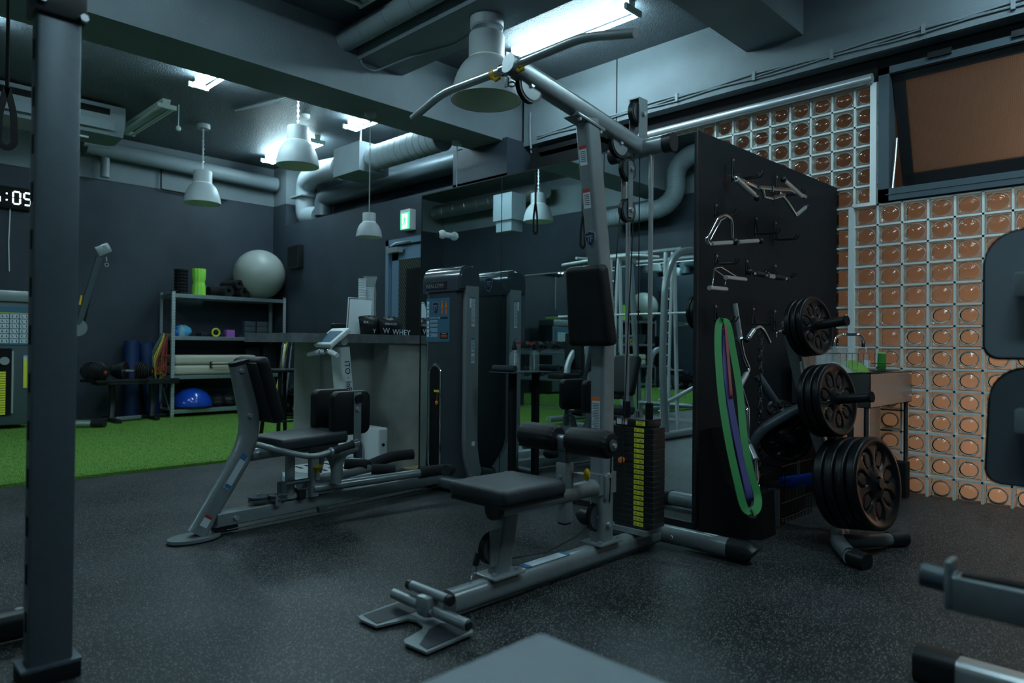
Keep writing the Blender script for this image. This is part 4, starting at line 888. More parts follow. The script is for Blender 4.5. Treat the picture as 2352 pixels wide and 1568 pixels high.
for x,r_ in ((1.93,.06),(2.13,.075)):
    m_ = MB(); m_.cyl((x,YT,.135),(x,YT,.15),r_,seg=36)
    for k in range(9): a = PI+k*.35; m_.cyl((x+r_*.86*math.cos(a),YT+r_*.86*math.sin(a),.15),(x+r_*.86*math.cos(a),YT+r_*.86*math.sin(a),.158),.008,seg=10)
    m_.build('range_cam','steel',t)
MB().obox((1.985,YT-.05,.15),(.045,.04,.06),bev=.006).build('rubber_stop','black',t)
for px in (656,): MB().tube([(1.945,YT,.14),(1.945,YT,.42)],.028,16).build('support_post','frame',t)
MB().rtube([(2.06,YT-.06,.13),(2.06,YT-.06,.44)],.055,.05,up=Y).build('support_post','frame',t); MB().rtube([(2.13,YT+.03,.13),(2.13,YT+.03,.44)],.04,.04,up=Y).build('support_post','framed',t)
MB().tube([(1.70,YT,.40),(2.22,YT,.415)],.034,16).build('seat_rail','frame',t)
MB().obox((2.005,YT,.462),(.44,.34,.065),Matrix.Rotation(math.radians(-2),3,'Y'),bev=.022,seg=4).build('seat','seatvinyl',t); MB().obox((2.005,YT,.437),(.42,.32,.02),Matrix.Rotation(math.radians(-2),3,'Y')).build('seat_board','black',t)
ux = Vector((-.115,0,.36)).normalized(); uz = Vector((ux.z,0,-ux.x)); Rm = Matrix((uz,Y,ux)).transposed()
m_ = MB().obox((1.745,YT,.755),(.075,.28,.37),Rm,bev=.034,seg=5); m_.build('back_pad','vinyl',t); MB().obox((1.705,YT,.745),(.012,.25,.33),Rm,bev=.004).build('pad_board','black',t)
# seat handles
for s_ in (-1,1):
    y = s_*.235
    m_ = MB(); m_.tube([T_(578,1018,0)+Y*s_*.05,Vector((1.80,YT+y*.8,.425)),Vector((1.93,YT+y,.385)),Vector((2.06,YT+y,.405))],.016,12,fr=.06); m_.build('handle_bar','frame',t)
    MB().tube([(2.06,YT+y,.405),(2.20,YT+y,.428)],.021,14).build('handle_grip','foam',t); MB().tube([(2.20,YT+y,.428),(2.235,YT+y,.434)],.025,16).build('grip_cap','chrome',t); MB().tube([(2.045,YT+y,.402),(2.062,YT+y,.405)],.023,14).build('grip_collar','frame',t)
# leg arms: near and far
for s_,nm in ((-1,'near'),(1,'far')):
    yy = YT+s_*.115; xc_ = 2.27 if s_<0 else 2.30; zc_ = .60
    MB().rpad((xc_,yy,zc_),X,Z,.265,.26,.062,.045,.014).torus((xc_,yy+s_*.026,zc_),Y,.001,.0005,6,3).build('knee_pad','vinyl',t) if 0 else MB().rpad((xc_,yy,zc_),X,Z,.265,.26,.062,.045,.014).build('knee_pad','vinyl',t)
    yb = yy+s_*.034; br = MB(); br.obox((xc_+.03,yb,zc_-.03),(.052,.008,.30),bev=.002); b_ = br.build('pad_bracket','frame',t)
    MB().cyl((xc_+.03,yb+s_*.004,zc_+.085),(xc_+.03,yb+s_*.022,zc_+.085),.026,seg=24).build('adjust_knob','black',b_); MB().cyl((xc_+.03,yb+s_*.004,zc_+.02),(xc_+.03,yb+s_*.014,zc_+.02),.013,seg=16).build('bolt','steel',b_)
    ay = yb-s_*.01
    MB().obox((xc_+.03,ay,zc_-.185),(.05,.045,.02),bev=.003).cyl((xc_+.045,ay,zc_-.27),(xc_+.045,ay,zc_-.19),.026,seg=18).build('arm_pivot','framed',t)
    MB().tube([(xc_+.03,ay,zc_-.21),(xc_-.07,ay,zc_-.22),(xc_-.11,ay,zc_-.32),(xc_-.11,ay,.20)] if s_<0 else [(xc_+.03,ay,zc_-.21),(xc_-.02,ay,zc_-.20),(xc_-.06,ay,zc_-.3),(xc_-.08,ay,.22)],.030,16,fr=.09).build('curved_arm','frame',t)
    MB().tube([(2.05,YT+s_*.07,.175+.0),(2.78,YT+s_*.20,.185)],.026,14).build('leg_arm','frame',t)
    x0, y0 = 2.76, YT+s_*.195
    MB().tube([(x0,y0,.185),(x0+.16,y0+s_*.03,.19),(x0+.20,y0+s_*.10,.195),(x0+.12,y0+s_*.12,.20)] if s_<0 else [(x0-.10,y0,.20),(x0+.12,y0+.02,.235),(x0+.26,y0-.04,.24)],.036,16,fr=.07).build('leg_grip','foam',t)
    MB().tube([(2.50,YT+s_*.14+.10,.225),(2.62,YT+s_*.14+.02,.215)],.034,16).build('leg_grip','foam',t)
m_ = MB().tube([(2.10,YT-.02,.41),(2.22,YT-.01,.36),(2.27,YT,.25),(2.27,YT,.13)],.036,16,fr=.09); m_.build('main_arch','frame',t)
MB().tube([(1.85,YT-.06,.225),(2.06,YT-.06,.225)],.014,8).box(1.84,1.87,YT-.09,YT-.04,.18,.24).build('range_lever','framed',t)
k_ = T_(732,1095,-.09); pp = MB().cyl(k_-Z*.02,k_+Z*.022,.012).build('pin_sleeve','steel',t); MB().lathe([(.008,0),(.010,.02),(.030,.034),(.028,.044),(0,.046)],k_+Z*.02,seg=20).build('pull_knob','yellow',t)
TM = t
TM.rotation_euler[2] = math.radians(4.6); TM.location = (1.40+.9*math.cos(math.radians(4.6)),3.625+.9*math.sin(math.radians(4.6)),0)
# ------------------------------------------------------------------ tower of the thigh machine
t = thing('weight_tower','dark shrouded weight tower of the thigh machine in front of the mirror','exercise machine',(3.18,YT,0))
def tower_prof(x0,x1,hw,b):
    return [(x0,hw-b*2.2),(x0+b*.6,hw-b*.8),(x0+b*1.8,hw),(x1-b*1.8,hw),(x1-b*.6,hw-b*.8),(x1,hw-b*2.2),(x1,-hw+b*2.2),(x1-b*.6,-hw+b*.8),(x1-b*1.8,-hw),(x0+b*1.8,-hw),(x0+b*.6,-hw+b*.8),(x0,-hw+b*2.2)]
shr = MB().prism([(a,b) for a,b in tower_prof(3.055,3.345,.185,.022)],(0,YT,.09),X,Y,1.34); shr.build('shroud','shroud',t)
for s_ in (-1,1):
    MB().rtube([(3.235,YT+s_*.205,1.42),(3.235,YT+s_*.205,.30),(3.30,YT+s_*.19,.16),(3.42,YT+s_*.15,.045)],.215,.045,up=(0,1,0),rnd=.35,fr=.14).build('side_frame','frame',t)
cp = MB(); prof = [(3.035,1.385),(3.035,1.47),(3.05,1.51),(3.09,1.545),(3.16,1.565),(3.24,1.57),(3.31,1.56),(3.35,1.53),(3.365,1.48),(3.365,1.385)]
cp.prism(prof,(0,YT+.222,0),X,Z,.444); bmesh.ops.bevel(cp.bm,geom=[e_ for e_ in cp.bm.edges if abs(e_.verts[0].co.y-e_.verts[1].co.y)<1e-5],offset=.016,segments=3,affect='EDGES'); cap = cp.build('top_cover','glossdark' if 'glossdark' in M else 'black',t)
bd = MB().box(3.026,3.036,YT-.075,YT+.165,1.405,1.455).build('name_badge','ink',cap); text('REALGYM',.040,(3.0255,YT+.160,1.414),-Y,Z,'steel',bd,sx=1.15)
def shield(mb, o, ux, uy, s_, d):
    p = [(0,-1.15),(.35,-.85),(.72,-.30),(.80,.25),(.78,.72),(.35,.80),(0,.95),(-.35,.80),(-.78,.72),(-.80,.25),(-.72,-.30),(-.35,-.85)]
    return mb.prism([(a*s_,b*s_) for a,b in p],o,ux,uy,d)
def emblem(o, ux, uy, s_, par, base='navy'):
    n = Vector(ux).cross(Vector(uy)).normalized(); o = Vector(o)
    e_ = shield(MB(),o,ux,uy,s_,.003).build('shield_badge','steel',par); shield(MB(),o+n*.001,ux,uy,s_*.88,.004).build('shield_field',base,e_)
    text('T',s_*1.15,o+n*.0045-Vector(ux)*s_*.62-Vector(uy)*s_*.45,ux,uy,'steel',e_,depth=.0008); text('F',s_*1.15,o+n*.0045-Vector(ux)*s_*.05-Vector(uy)*s_*.45,ux,uy,'steel',e_,depth=.0008)
emblem((3.366,YT,1.475),Y,Z,.055,cap)
fx = 3.0545
pn2 = MB().obox((fx-.001,YT+.04,1.187),(.003,.275,.31)).build('instruction_panel','signblue',t)
fx2 = fx-.0028
emblem((fx2,YT+.062,1.275),-Y,Z,.048,pn2)
m_ = MB(); 
for k,z in enumerate((1.305,1.245,1.165,1.105)): m_.obox((fx2,YT+.155,z-.01),(.001,.024,.052))
m_.build('icon_strip','paper',pn2)
m_ = MB()
for z in (1.305,1.245,1.165,1.105): m_.obox((fx2-.0008,YT+.155,z-.014),(.001,.008,.022))
m_.build('icon_figures','ink',pn2)
text('Inner/Outer Thigh',.016,(fx2,YT+.13,1.198),-Y,Z,'paper',pn2)
m_ = MB()
for k in range(13):
    if k in (2,5,9): continue
    m_.obox((fx2,YT+.085-(.008 if k%3==2 else 0),1.182-k*.0095),(.001,.088-(.016 if k%3==2 else 0),.0035))
m_.build('text_lines','label',pn2)
MB().obox((fx2,YT-.035,1.075),(.001,.09,.045)).obox((fx2,YT-.035,1.20),(.001,.085,.012)).build('warning_field','ink',pn2); MB().obox((fx2-.001,YT-.035,1.09),(.001,.05,.008)).obox((fx2-.001,YT-.035,1.075),(.001,.07,.004)).obox((fx2-.001,YT-.035,1.066),(.001,.075,.004)).build('warning_lines','orange',pn2)
for dy in (-.012,-.058): 
    m_ = MB(); b0 = Vector((fx2-.001,YT+dy,1.24)); m_.cyl(b0+Z*.075-X*.001,b0+Z*.075+X*.001,.006,seg=10).tube([b0+Z*.066,b0+Z*.03],.006,6).tube([b0+Z*.03,b0-Y*.007-Z*.015],.0035,6).tube([b0+Z*.03,b0+Y*.007-Z*.015],.0035,6).tube([b0+Z*.06,b0-Y*.014+Z*.03],.0028,6).tube([b0+Z*.06,b0+Y*.014+Z*.03],.0028,6); m_.build('muscle_figure','orange',pn2)
# slot window
ys_ = YT+.065; m_ = MB(); pts = []
for k in range(48):
    a = 2*PI*k/48; pts.append((fx-.003,ys_+.067*math.cos(a),(.80 if math.sin(a)>=0 else .175)+.067*math.sin(a)))
m_.tube(pts,.009,8,closed=True); m_.build('window_rim','chrome',t)
m_ = MB(); m_.prism([(y_-YT,z_) for _,y_,z_ in pts],(fx-.0015,YT,0),Y,Z,.002); m_.build('slot_window','matblack',t)
MB().tube([(fx-.006,ys_-.035,.70),(fx-.008,ys_-.028,.62)],.002,5).sphere((fx-.012,ys_-.03,.60),.016,(1,1,1),14,10).build('selector_pin','orange',t); MB().box(fx-.005,fx-.003,ys_-.05,ys_+.01,.675,.69).build('stack_label','ylabel',t)
for s_ in (-1,1):
    yv = YT+s_*.2285; 
    for z0,z1 in ((1.14,1.345),(.965,1.06),(.885,.955)):
        l_ = MB().box(3.215,3.265,yv-.0008,yv+.0008,z0,z1).build('notice_label','label',t)
        if z1-z0>.08: MB().box(3.215,3.265,yv-.0014,yv+.0014,z1-.016,z1).build('label_header','labelblue',l_)
        m_ = MB()
        for k in range(int((z1-z0-.03)/.009)): m_.box(3.219,3.261-(.006 if k%4==3 else 0),yv-.0013,yv+.0013,z1-.028-k*.009,z1-.024-k*.009)
        m_.build('label_text','framed',l_)
    w_ = MB().box(3.183,3.207,yv-.0008,yv+.0008,1.27,1.345).build('warning_label','paper',t); MB().box(3.183,3.207,yv-.0014,yv+.0014,1.335,1.345).build('warning_stripe','red',w_)
    MB().box(3.235,3.285,yv-.0008,yv+.0008,.31,.34).build('serial_plate','paper',t)
MB().box(3.09,3.36,YT-.17,YT+.17,.0,.09).build('tower_base','matblack',t)
MB().rtube([(3.33,YT-.26,.05),(3.33,YT+.26,.05)],.09,.08,rnd=.3).build('rear_foot','frame',t)
t.location = (3.213,3.78,0); t.scale = (.58,.945,1)
# side stand with bottle
t = thing('side_stand','thin black stand with a small glass top at the mirror','stand',(3.345,3.27,0))
MB().box(3.22,3.445,3.13,3.37,.828,.835).build('top_plate','framed',t); MB().box(3.325,3.365,3.25,3.29,0.01,.828).build('post','matblack',t); MB().box(3.24,3.44,3.18,3.36,0,.01).build('foot_plate','matblack',t)
t = thing('spray_bottle','clear ridged spray bottle with black and red trigger on the mirror stand','bottle',(3.36,3.27,.835)); q_ = Vector((3.36,3.27,.835)); pr = [(0,0),(.034,0)]
for k in range(5): pr += [(.036,.006+k*.02),(.036,.018+k*.02),(.0335,.022+k*.02)]
MB().lathe(pr+[(.034,.115),(.018,.135),(.014,.14),(.014,.15),(0,.15)],q_,seg=28).build('body','clearglass',t); MB().lathe([(0,0),(.016,0),(.018,.01),(.012,.04),(.008,.06),(0,.062)],q_+Z*.145,seg=16).build('spray_head','black',t); MB().box(q_.x+.0,q_.x+.055,3.26,3.28,.835+.185,.835+.20).build('trigger','red',t); MB().tube([q_+Z*.01,q_+Vector((.005,0,.14))],.003,6).build('dip_tube','white',t)
m_ = MB().tube([(3.245,3.15,.857),(3.25,3.355,.857)],.022,12); tag(rebase(m_.build('folded_towel','towel'),(3.24,3.27,.835)),'dark rolled towel lying on the mirror stand','towel')
# ------------------------------------------------------------------ lat pulldown machine
YL = 1.95
def V_(px,py,dy=0): return at(px,py,Y=YL+dy)
t = thing('lat_pulldown_machine','silver grey lat pulldown and row machine with black pads and yellow numbered weights','exercise machine',(2.4,YL,0)); LT = t
MB().rtube([(1.67,YL,.058),(3.04,YL,.058)],.082,.088,up=Z,rnd=.38).build('base_tube','frame',t)
l_ = MB().obox((2.20,YL,.1025),(.27,.05,.0015)).build('base_label','label',t); MB().obox((2.08,YL,.103),(.03,.051,.002)).obox((2.325,YL,.103),(.02,.051,.002)).build('label_band','labelblue',l_)
# foot plate
Zf = .018
pl = [at(x,y,Z=Zf) for x,y in ((922,1378),(823,1414),(827,1421),(864,1437),(938,1420),(956,1424),(972,1436),(970,1444),(928,1468),(930,1476),(980,1497),(1086,1452),(1086,1446),(1028,1424),(968,1402))]
m_ = MB(); A_ = [m_.bm.verts.new(p) for p in pl]; B_ = [m_.bm.verts.new(p-Z*.008) for p in pl]; m_.bm.faces.new(A_); m_.bm.faces.new(B_[::-1]); n_ = len(pl)
for k in range(n_): m_.bm.faces.new((A_[k],B_[k],B_[(k+1)%n_],A_[(k+1)%n_]))
fp = m_.build('foot_plate','frame',t,smooth=False)
for pts in (((918,1383),(834,1412),(866,1431),(950,1405),(960,1400)),((1012,1430),(986,1444),(964,1478),(982,1490),(1074,1450),(1030,1430))):
    m_ = MB(); A_ = [m_.bm.verts.new(at(x,y,Z=Zf+.002)) for x,y in pts]; B_ = [m_.bm.verts.new(v.co-Z*.0015) for v in A_]; m_.bm.faces.new(A_); m_.bm.faces.new(B_[::-1])
    for k in range(len(pts)): m_.bm.faces.new((A_[k],B_[k],B_[(k+1)%len(pts)],A_[(k+1)%len(pts)]))
    m_.build('grip_surface','seatvinyl',fp,smooth=False)
xb = at(1006,1404,Z=.065).x; xa_ = at(1018,1372,Z=.115).x
for (x,z,ya,yb_,r_) in ((xb,.062,2.155,1.735,.020),(xa_,.115,2.075,1.84,.018)):
    o_ = MB().cyl((x,ya,z),(x,yb_,z),r_,seg=20).build('foot_bar','frame',t)
    for yy,s_ in ((ya,1),(yb_,-1)): MB().cyl((x,yy-s_*.018,z),(x,yy+s_*.006,z),r_*1.12 if z>.1 else r_*.8,seg=20,bev=.003).build('end_cap','black',o_)
MB().obox(((xb+xa_)/2,YL,.075),(abs(xb-xa_)+.07,.075,.075),bev=.02).build('foot_bracket','frame',t); MB().cyl((xb-.02,YL-.038,.065),(xb-.02,YL-.048,.065),.010,seg=6).build('bolt','steel',t)
# seat
MB().rtube([(1.925,YL,.10),(1.975,YL,.345)],.085,.055,up=Y,rnd=.25).build('seat_post','frame',t)
MB().obox((1.935,YL,.108),(.17,.12,.010),bev=.004).build('post_flange','frame',t)
for x in (1.875,1.995): MB().cyl((x,YL-.03,.112),(x,YL-.03,.124),.010,seg=6).build('bolt','steel',t)
def pulley(c, r_, par, ax=Y, w_=.020, m1='black', m2='framed'):
    c = Vector(c); ax = Vector(ax).normalized(); p_ = MB().lathe([(r_*.3,-w_/2),(r_,-w_/2),(r_*.86,-w_*.15),(r_*.86,w_*.15),(r_,w_/2),(r_*.3,w_/2)],c,ax,36).build('pulley',m1,par); MB().lathe([(0,-w_*.62),(r_*.84,-w_*.62),(r_*.84,w_*.62),(0,w_*.62)],c,ax,36).build('pulley_face',m2,p_)
    MB().cyl(c-ax*w_,c+ax*w_,r_*.15,seg=6).build('axle_bolt','steel',p_); return p_
pulley((1.885,YL,.215),.062,t); MB().box(1.86,1.95,YL-.022,YL-.014,.15,.29).build('pulley_guard','frame',t)
MB().tube([(1.815,YL,.21),(1.80,YL,.165)],.013,10).build('cable_stop','black',t)
m_ = MB(); chain(m_,(1.80,YL,.165),(1.775,YL,.10),.03,.003,.009); m_.build('snap_hook','chrome',t)
MB().rtube([(1.90,YL,.362),(2.56,YL,.362)],.075,.075,up=Z,rnd=.45).build('seat_rail','frame',t); MB().rtube([(1.885,YL,.362),(1.915,YL,.362)],.080,.080,up=Z,rnd=.45).build('rail_cap','black',t)
R_ = Matrix.Rotation(math.radians(.5),3,'Y')
MB().obox((1.975,YL,.438),(.36,.32,.062),R_,bev=.028,seg=5).build('seat','seatvinyl',t); MB().obox((1.975,YL,.404),(.34,.30,.014)).build('seat_board','black',t)
MB().obox((2.57,YL,.362),(.03,.10,.11),bev=.01).build('rail_flange','frame',t)
# upright
MB().rtube([(2.592,YL,.105),(2.592,YL,1.18),(2.460,YL,2.03)],.098,.074,up=Y,rnd=.22,fr=.12).build('upright','frame',t); up_ = t.children[-1]
up_ = [c for c in t.children if c.name.startswith('upright')][0]
MB().obox((2.595,YL,.107),(.17,.125,.010),bev=.004).build('upright_flange','frame',t)
for x,y in ((2.525,-.045),(2.665,-.045)): MB().cyl((x,YL+y,.112),(x,YL+y,.124),.010,seg=6).build('bolt','steel',t)
dU = Vector((-.144,0,.935)).normalized(); nU = Vector((-dU.z,0,dU.x))
def onU(z, dy=0, off=.0495):           # a point on the sloping front face of the upright
    k = (z-1.18)/.935; return Vector((2.592-.144*k,YL+dy,z))+nU*off
def rotm(ux,uy,uz): return Matrix((ux,uy,uz)).transposed()
RU = rotm(Vector((dU.z,0,-dU.x)),Y,dU)
for z in (1.87,1.68):
    l_ = MB().obox(onU(z,.002),(.0012,.040,.085),RU).build('danger_label','paper',up_); MB().obox(onU(z+.036,.002),(.0020,.041,.016),RU).build('label_header','red',l_)
    m_ = MB(); [m_.obox(onU(z+.018-k*.0085,.002),(.0022,.028,.003),RU) for k in range(6)]; m_.build('label_text','ink',l_)
emblem(onU(1.505,.0,.050),-Y,dU,.036,up_)
l_ = MB().box(2.5425,2.5435,YL-.022,YL+.022,.55,.775).build('warning_label','paper',up_); MB().box(2.542,2.543,YL-.0225,YL+.0225,.757,.775).build('label_header','orange',l_)
m_ = MB(); [m_.box(2.5418,2.543,YL-.018,YL+.018-(.01 if k%5==4 else 0),.742-k*.0075,.745-k*.0075) for k in range(25)]; m_.build('label_text','framed',l_)
MB().rtube([(2.592,YL,.425),(2.592,YL,.33)],.13,.078,up=Y,rnd=.1).build('joint_plate','frame',t)
for z in (.415,.19): MB().cyl((2.592,YL-.038,z),(2.592,YL-.05,z),.012,seg=6).build('bolt','steel',t)
pulley((2.55,YL,.225),.066,t)
# back pad
zc_ = 1.205; m_ = MB(); t0 = bmesh.new(); bmesh.ops.create_cube(t0,size=1)
for v in t0.verts:
    wd = .245 if v.co.z<0 else .205
    v.co = Vector((v.co.x*.075,v.co.y*wd,v.co.z*.365))
bmesh.ops.bevel(t0,geom=list(t0.edges),offset=.030,segments=5,profile=.6,affect='EDGES'); m_.add(t0,onU(zc_,0,.10),RU); m_.build('back_pad','vinyl',t)
MB().obox(onU(zc_,0,.056),(.014,.17,.32),RU,bev=.004).build('pad_board','black',t)
# thigh rollers
XR, ZR = 2.326, .60
MB().cyl((XR,2.20,ZR),(XR,1.695,ZR),.018,seg=20).build('roller_bar','steel',t)
def padroll(y0,y1,r_=.0585):
    L = abs(y1-y0); n_ = 28; pr = [(0,0),(r_*.55,0),(r_*.8,.002),(r_*.95,.012),(r_,.026),(r_,L-.026),(r_*.95,L-.012),(r_*.8,L-.002),(r_*.55,L),(0,L)]
    m_ = MB().lathe(pr,(XR,y0,ZR),(0,-1,0),48)
    for v in m_.bm.verts:
        e_ = min(abs(v.co.y-y0),abs(v.co.y-y1))
        if e_<.014:
            a = math.atan2(v.co.z-ZR,v.co.x-XR); k = 1+.05*math.sin(16*a); v.co.x = XR+(v.co.x-XR)*k; v.co.z = ZR+(v.co.z-ZR)*k
    o_ = m_.build('thigh_roller','vinyl',t); return o_
padroll(2.20,1.985); pr_ = padroll(1.925,1.70)
MB().cyl((XR,1.697,ZR),(XR,1.690,ZR),.024,seg=28).build('end_washer','framed',pr_); MB().cyl((XR,1.690,ZR),(XR,1.680,ZR),.010,seg=6).build('end_bolt','steel',pr_)
MB().obox((XR,YL,.50),(.042,.042,.21),bev=.004).build('roller_post','framed',t); MB().obox((XR,YL,.575),(.05,.05,.05),bev=.006).build('post_clamp','framed',t)
MB().obox((XR+.0,YL,.43),(.056,.056,.14),bev=.004).build('post_sleeve','frame',t); MB().obox((XR,YL,.285),(.05,.05,.09),bev=.003).build('post_sleeve','frame',t); MB().obox((XR-.0005,YL,.238),(.04,.04,.012)).build('post_end','black',t)
MB().box(XR-.0295,XR-.028,YL-.022,YL+.022,.365,.40).build('danger_label','paper',t); MB().box(XR-.0305,XR-.0285,YL-.0225,YL+.0225,.390,.402).build('label_stripe','red',t)
MB().cyl((XR-.028,YL+.005,.44),(XR-.036,YL+.005,.44),.010,seg=6).build('bolt','steel',t)
kp = Vector((XR+.03,YL-.028,.445)); kd = Vector((.75,-.66,0)).normalized(); MB().cyl(kp,kp+kd*.035,.011).build('pin_sleeve','steel',t); MB().lathe([(.009,0),(.012,.012),(.026,.020),(.028,.030),(.018,.038),(0,.040)],kp+kd*.03,kd,24).build('pull_knob','yellow',t)
# boom and head
b0, b1 = Vector((1.985,YL,2.130)), Vector((2.90,YL,1.985)); bd_ = (b1-b0).normalized()
MB().rtube([b0,b1],.070,.088,up=Z,rnd=.38).build('boom','frame',t)
bm_ = [c for c in t.children if c.name.startswith('boom')][0]
MB().rtube([b0-bd_*.035,b0-bd_*.025,b0+bd_*.01],.066,.082,up=Z,rnd=.45).build('boom_cap','frame',bm_)
MB().obox((2.445,YL,2.008),(.20,.085,.016),Matrix.Rotation(math.atan2(.145,.915),3,'Y'),bev=.006).build('saddle_plate','frame',t)
for x,z in ((2.37,2.020),(2.52,1.996)): MB().cyl((x,YL-.03,z-.008),(x,YL-.03,z-.022),.010,seg=6).build('bolt','steel',t)
pulley((2.075,YL,2.075),.070,t,w_=.024,m2='frame'); pulley((2.70,YL,1.975),.070,t,w_=.024,m2='frame')
MB().rtube([(2.885,2.10,1.985),(2.885,1.785,1.985)],.070,.085,up=Z,rnd=.4).build('head_tube','frame',t)
for y,s_ in ((2.105,1),(1.78,-1)): MB().rtube([(2.885,y-s_*.03,1.985),(2.885,y+s_*.02,1.985)],.076,.09,up=Z,rnd=.45).build('head_cap','black',t)
m_ = MB(); m_.box(2.83,2.90,YL-.030,YL-.025,2.02,2.225).box(2.83,2.90,YL+.025,YL+.030,2.02,2.225).box(2.83,2.90,YL-.03,YL+.03,2.22,2.225); m_.build('pulley_bracket','frame',t); pulley((2.855,YL,2.155),.062,t,w_=.026)
MB().cyl((2.865,YL-.03,2.15),(2.865,YL-.042,2.15),.012,seg=6).build('bolt','steel',t)
# floating pulley block
for s_ in (-1,1): MB().obox((2.775,YL+s_*.020,1.765),(.035,.004,.27),bev=.001).build('block_plate','frame',t)
pulley((2.775,YL,1.865),.058,t,w_=.022); pulley((2.775,YL,1.665),.058,t,w_=.022)
for z in (1.865,1.665): MB().cyl((2.775,YL-.022,z),(2.775,YL-.034,z),.011,seg=6).build('bolt','steel',t)
def cable(pts, r_=.0032): return MB().tube(pts,r_,6).build('cable','black',t)
cable([(2.72,YL,1.66),(2.66,YL-.004,1.2),(2.612,YL-.04,.5),(2.60,YL-.04,.29)]) ; cable([(2.832,YL,1.66),(2.80,YL,1.2),(2.74,YL,.22)]) ; cable([(2.72,YL,1.86),(2.73,YL,2.03)]); cable([(2.83,YL,1.87),(2.83,YL,2.04)])
cable([(2.88,YL,2.12),(2.878,YL,.70)]); cable([(1.95,YL,.155),(2.2,YL-.01,.135),(2.40,YL-.01,.165),(2.50,YL,.20)])
cable([(2.02,YL,2.16),(1.995,YL,2.10)])
# weights
XF = 2.827
for y in (1.883,2.016): MB().cyl((2.88,y,.09),(2.88,y,1.97),.0115,seg=16).build('guide_rod','steel',t)
lb = ['9.0','13.6','18.1','22.7','27.2','31.8','36.3','40.8','45.4','49.9','54.4','59.0','63.5','68.0','72.6','77.1','81.6','86.2','90.7']
PH = .0252
for k in range(19):
    zt = .616-k*PH; z0 = zt-PH+.0008
    p_ = MB().obox((2.8785,YL,(zt+z0)/2),(.103,.25,zt-z0),bev=.0012,seg=1).build('weight_plate','black',t)
    MB().obox((XF-.0006,1.905,(zt+z0)/2),(.0012,.056,.0185),bev=.0004,seg=1).build('weight_label','ylabel',p_)
    text('%d'%(20+10*k),.0135,(XF-.0013,1.930,z0+.0072),-Y,Z,'ink',p_,name='number',depth=.0002,sx=.95); text(lb[k],.0135,(XF-.0013,1.903,z0+.0072),-Y,Z,'ink',p_,name='number',depth=.0002,sx=.85)
MB().obox((2.885,YL,.637),(.115,.19,.038),bev=.004).build('top_plate','black',t)
l_ = MB().obox((2.8265,1.897,.637),(.0012,.052,.022)).build('top_label','ylabel',t); text('TOP PLATE',.0075,(2.8258,1.920,.640),-Y,Z,'ink',l_,name='lettering',depth=.0002); text('10LBS  4.5KG',.0062,(2.8258,1.920,.630),-Y,Z,'ink',l_,name='lettering',depth=.0002)
MB().obox((2.8265,2.005,.638),(.0012,.06,.026)).build('caution_label','paper',t); MB().obox((2.8258,1.992,.646),(.0012,.032,.009)).build('caution_stripe','orange',t)
for y in (1.883,2.016): MB().cyl((2.88,y,.655),(2.88,y,.735),.019,seg=24,bev=.003).build('rod_sleeve','matblack',t)
MB().cyl((2.878,YL,.655),(2.878,YL,.69),.014).build('cable_anchor','chrome',t)
MB().tube([(2.83,2.0,.655),(2.815,1.995,.655),(2.808,1.995,.55),(2.805,1.992,.47)],.003,6).build('pin_cord','black',t)
pc_ = Vector((2.812,1.982,.452)); MB().lathe([(0,0),(.012,.004),(.017,.014),(.014,.028),(0,.032)],pc_,(-1,.1,.1),20).build('selector_pin','orange',t); MB().cyl(pc_+X*.02,pc_-X*.0,.006).build('pin_shaft','chrome',t)
MB().box(2.80,2.95,1.85,2.06,.105,.128).build('stack_base','frame',t); MB().box(2.82,2.93,1.86,2.04,.125,.14).build('stack_buffer','black',t)
MB().rtube([(3.08,2.38,.058),(3.08,1.52,.058)],.088,.088,up=Z,rnd=.42).build('rear_foot','frame',t)
for y,s_ in ((1.50,-1),(2.40,1)): MB().rtube([(3.08,y-s_*.06,.058),(3.08,y+s_*.035,.058),(3.08,y+s_*.05,.045)],.096,.096,up=Z,rnd=.42).build('foot_cap','black',t)
MB().cyl((3.035,1.85,.058),(3.027,1.85,.058),.012,seg=6).build('bolt','steel',t)
MB().obox((3.08,1.66,.1025),(.02,.07,.001)).build('foot_label','label',t)
# bar on top
XBAR = 1.985
t = thing('lat_bar','long bent steel lat bar hanging from the front pulley of the lat machine','pulldown bar',at(1165,160,X=XBAR))
pts = [at(x,y,X=XBAR) for x,y in ((948,272),(1018,213),(1160,160),(1340,85),(1460,76))]
# keep both ends at the same bend
MB().tube(fillet(pts,.07,6),.0175,18).build('bar','steel',t)
cpt = at(1164,158,X=XBAR)
for px,py in ((1134,171),(1187,150)):
    c_ = at(px,py,X=XBAR); m_ = MB().tube([c_+Y*.012,c_-Y*.012],.0205,18); m_.tube([c_+Vector((-.012,0,-.012)),c_+Vector((-.005,-.018,-.03)),c_+Vector((0,-.04,-.022))],.008,8); m_.build('rubber_collar','yellow',t)
MB().tube([cpt+Y*.03,cpt-Y*.03],.0235,18).build('swivel_sleeve','chrome',t); MB().obox(cpt-Z*.045,(.008,.022,.06),bev=.003).build('swivel_eye','steel',t); m_ = MB(); chain(m_,cpt-Z*.06,cpt+Vector((.05,-.01,-.055)),.034,.004,.010); m_.build('snap_hook','chrome',t)
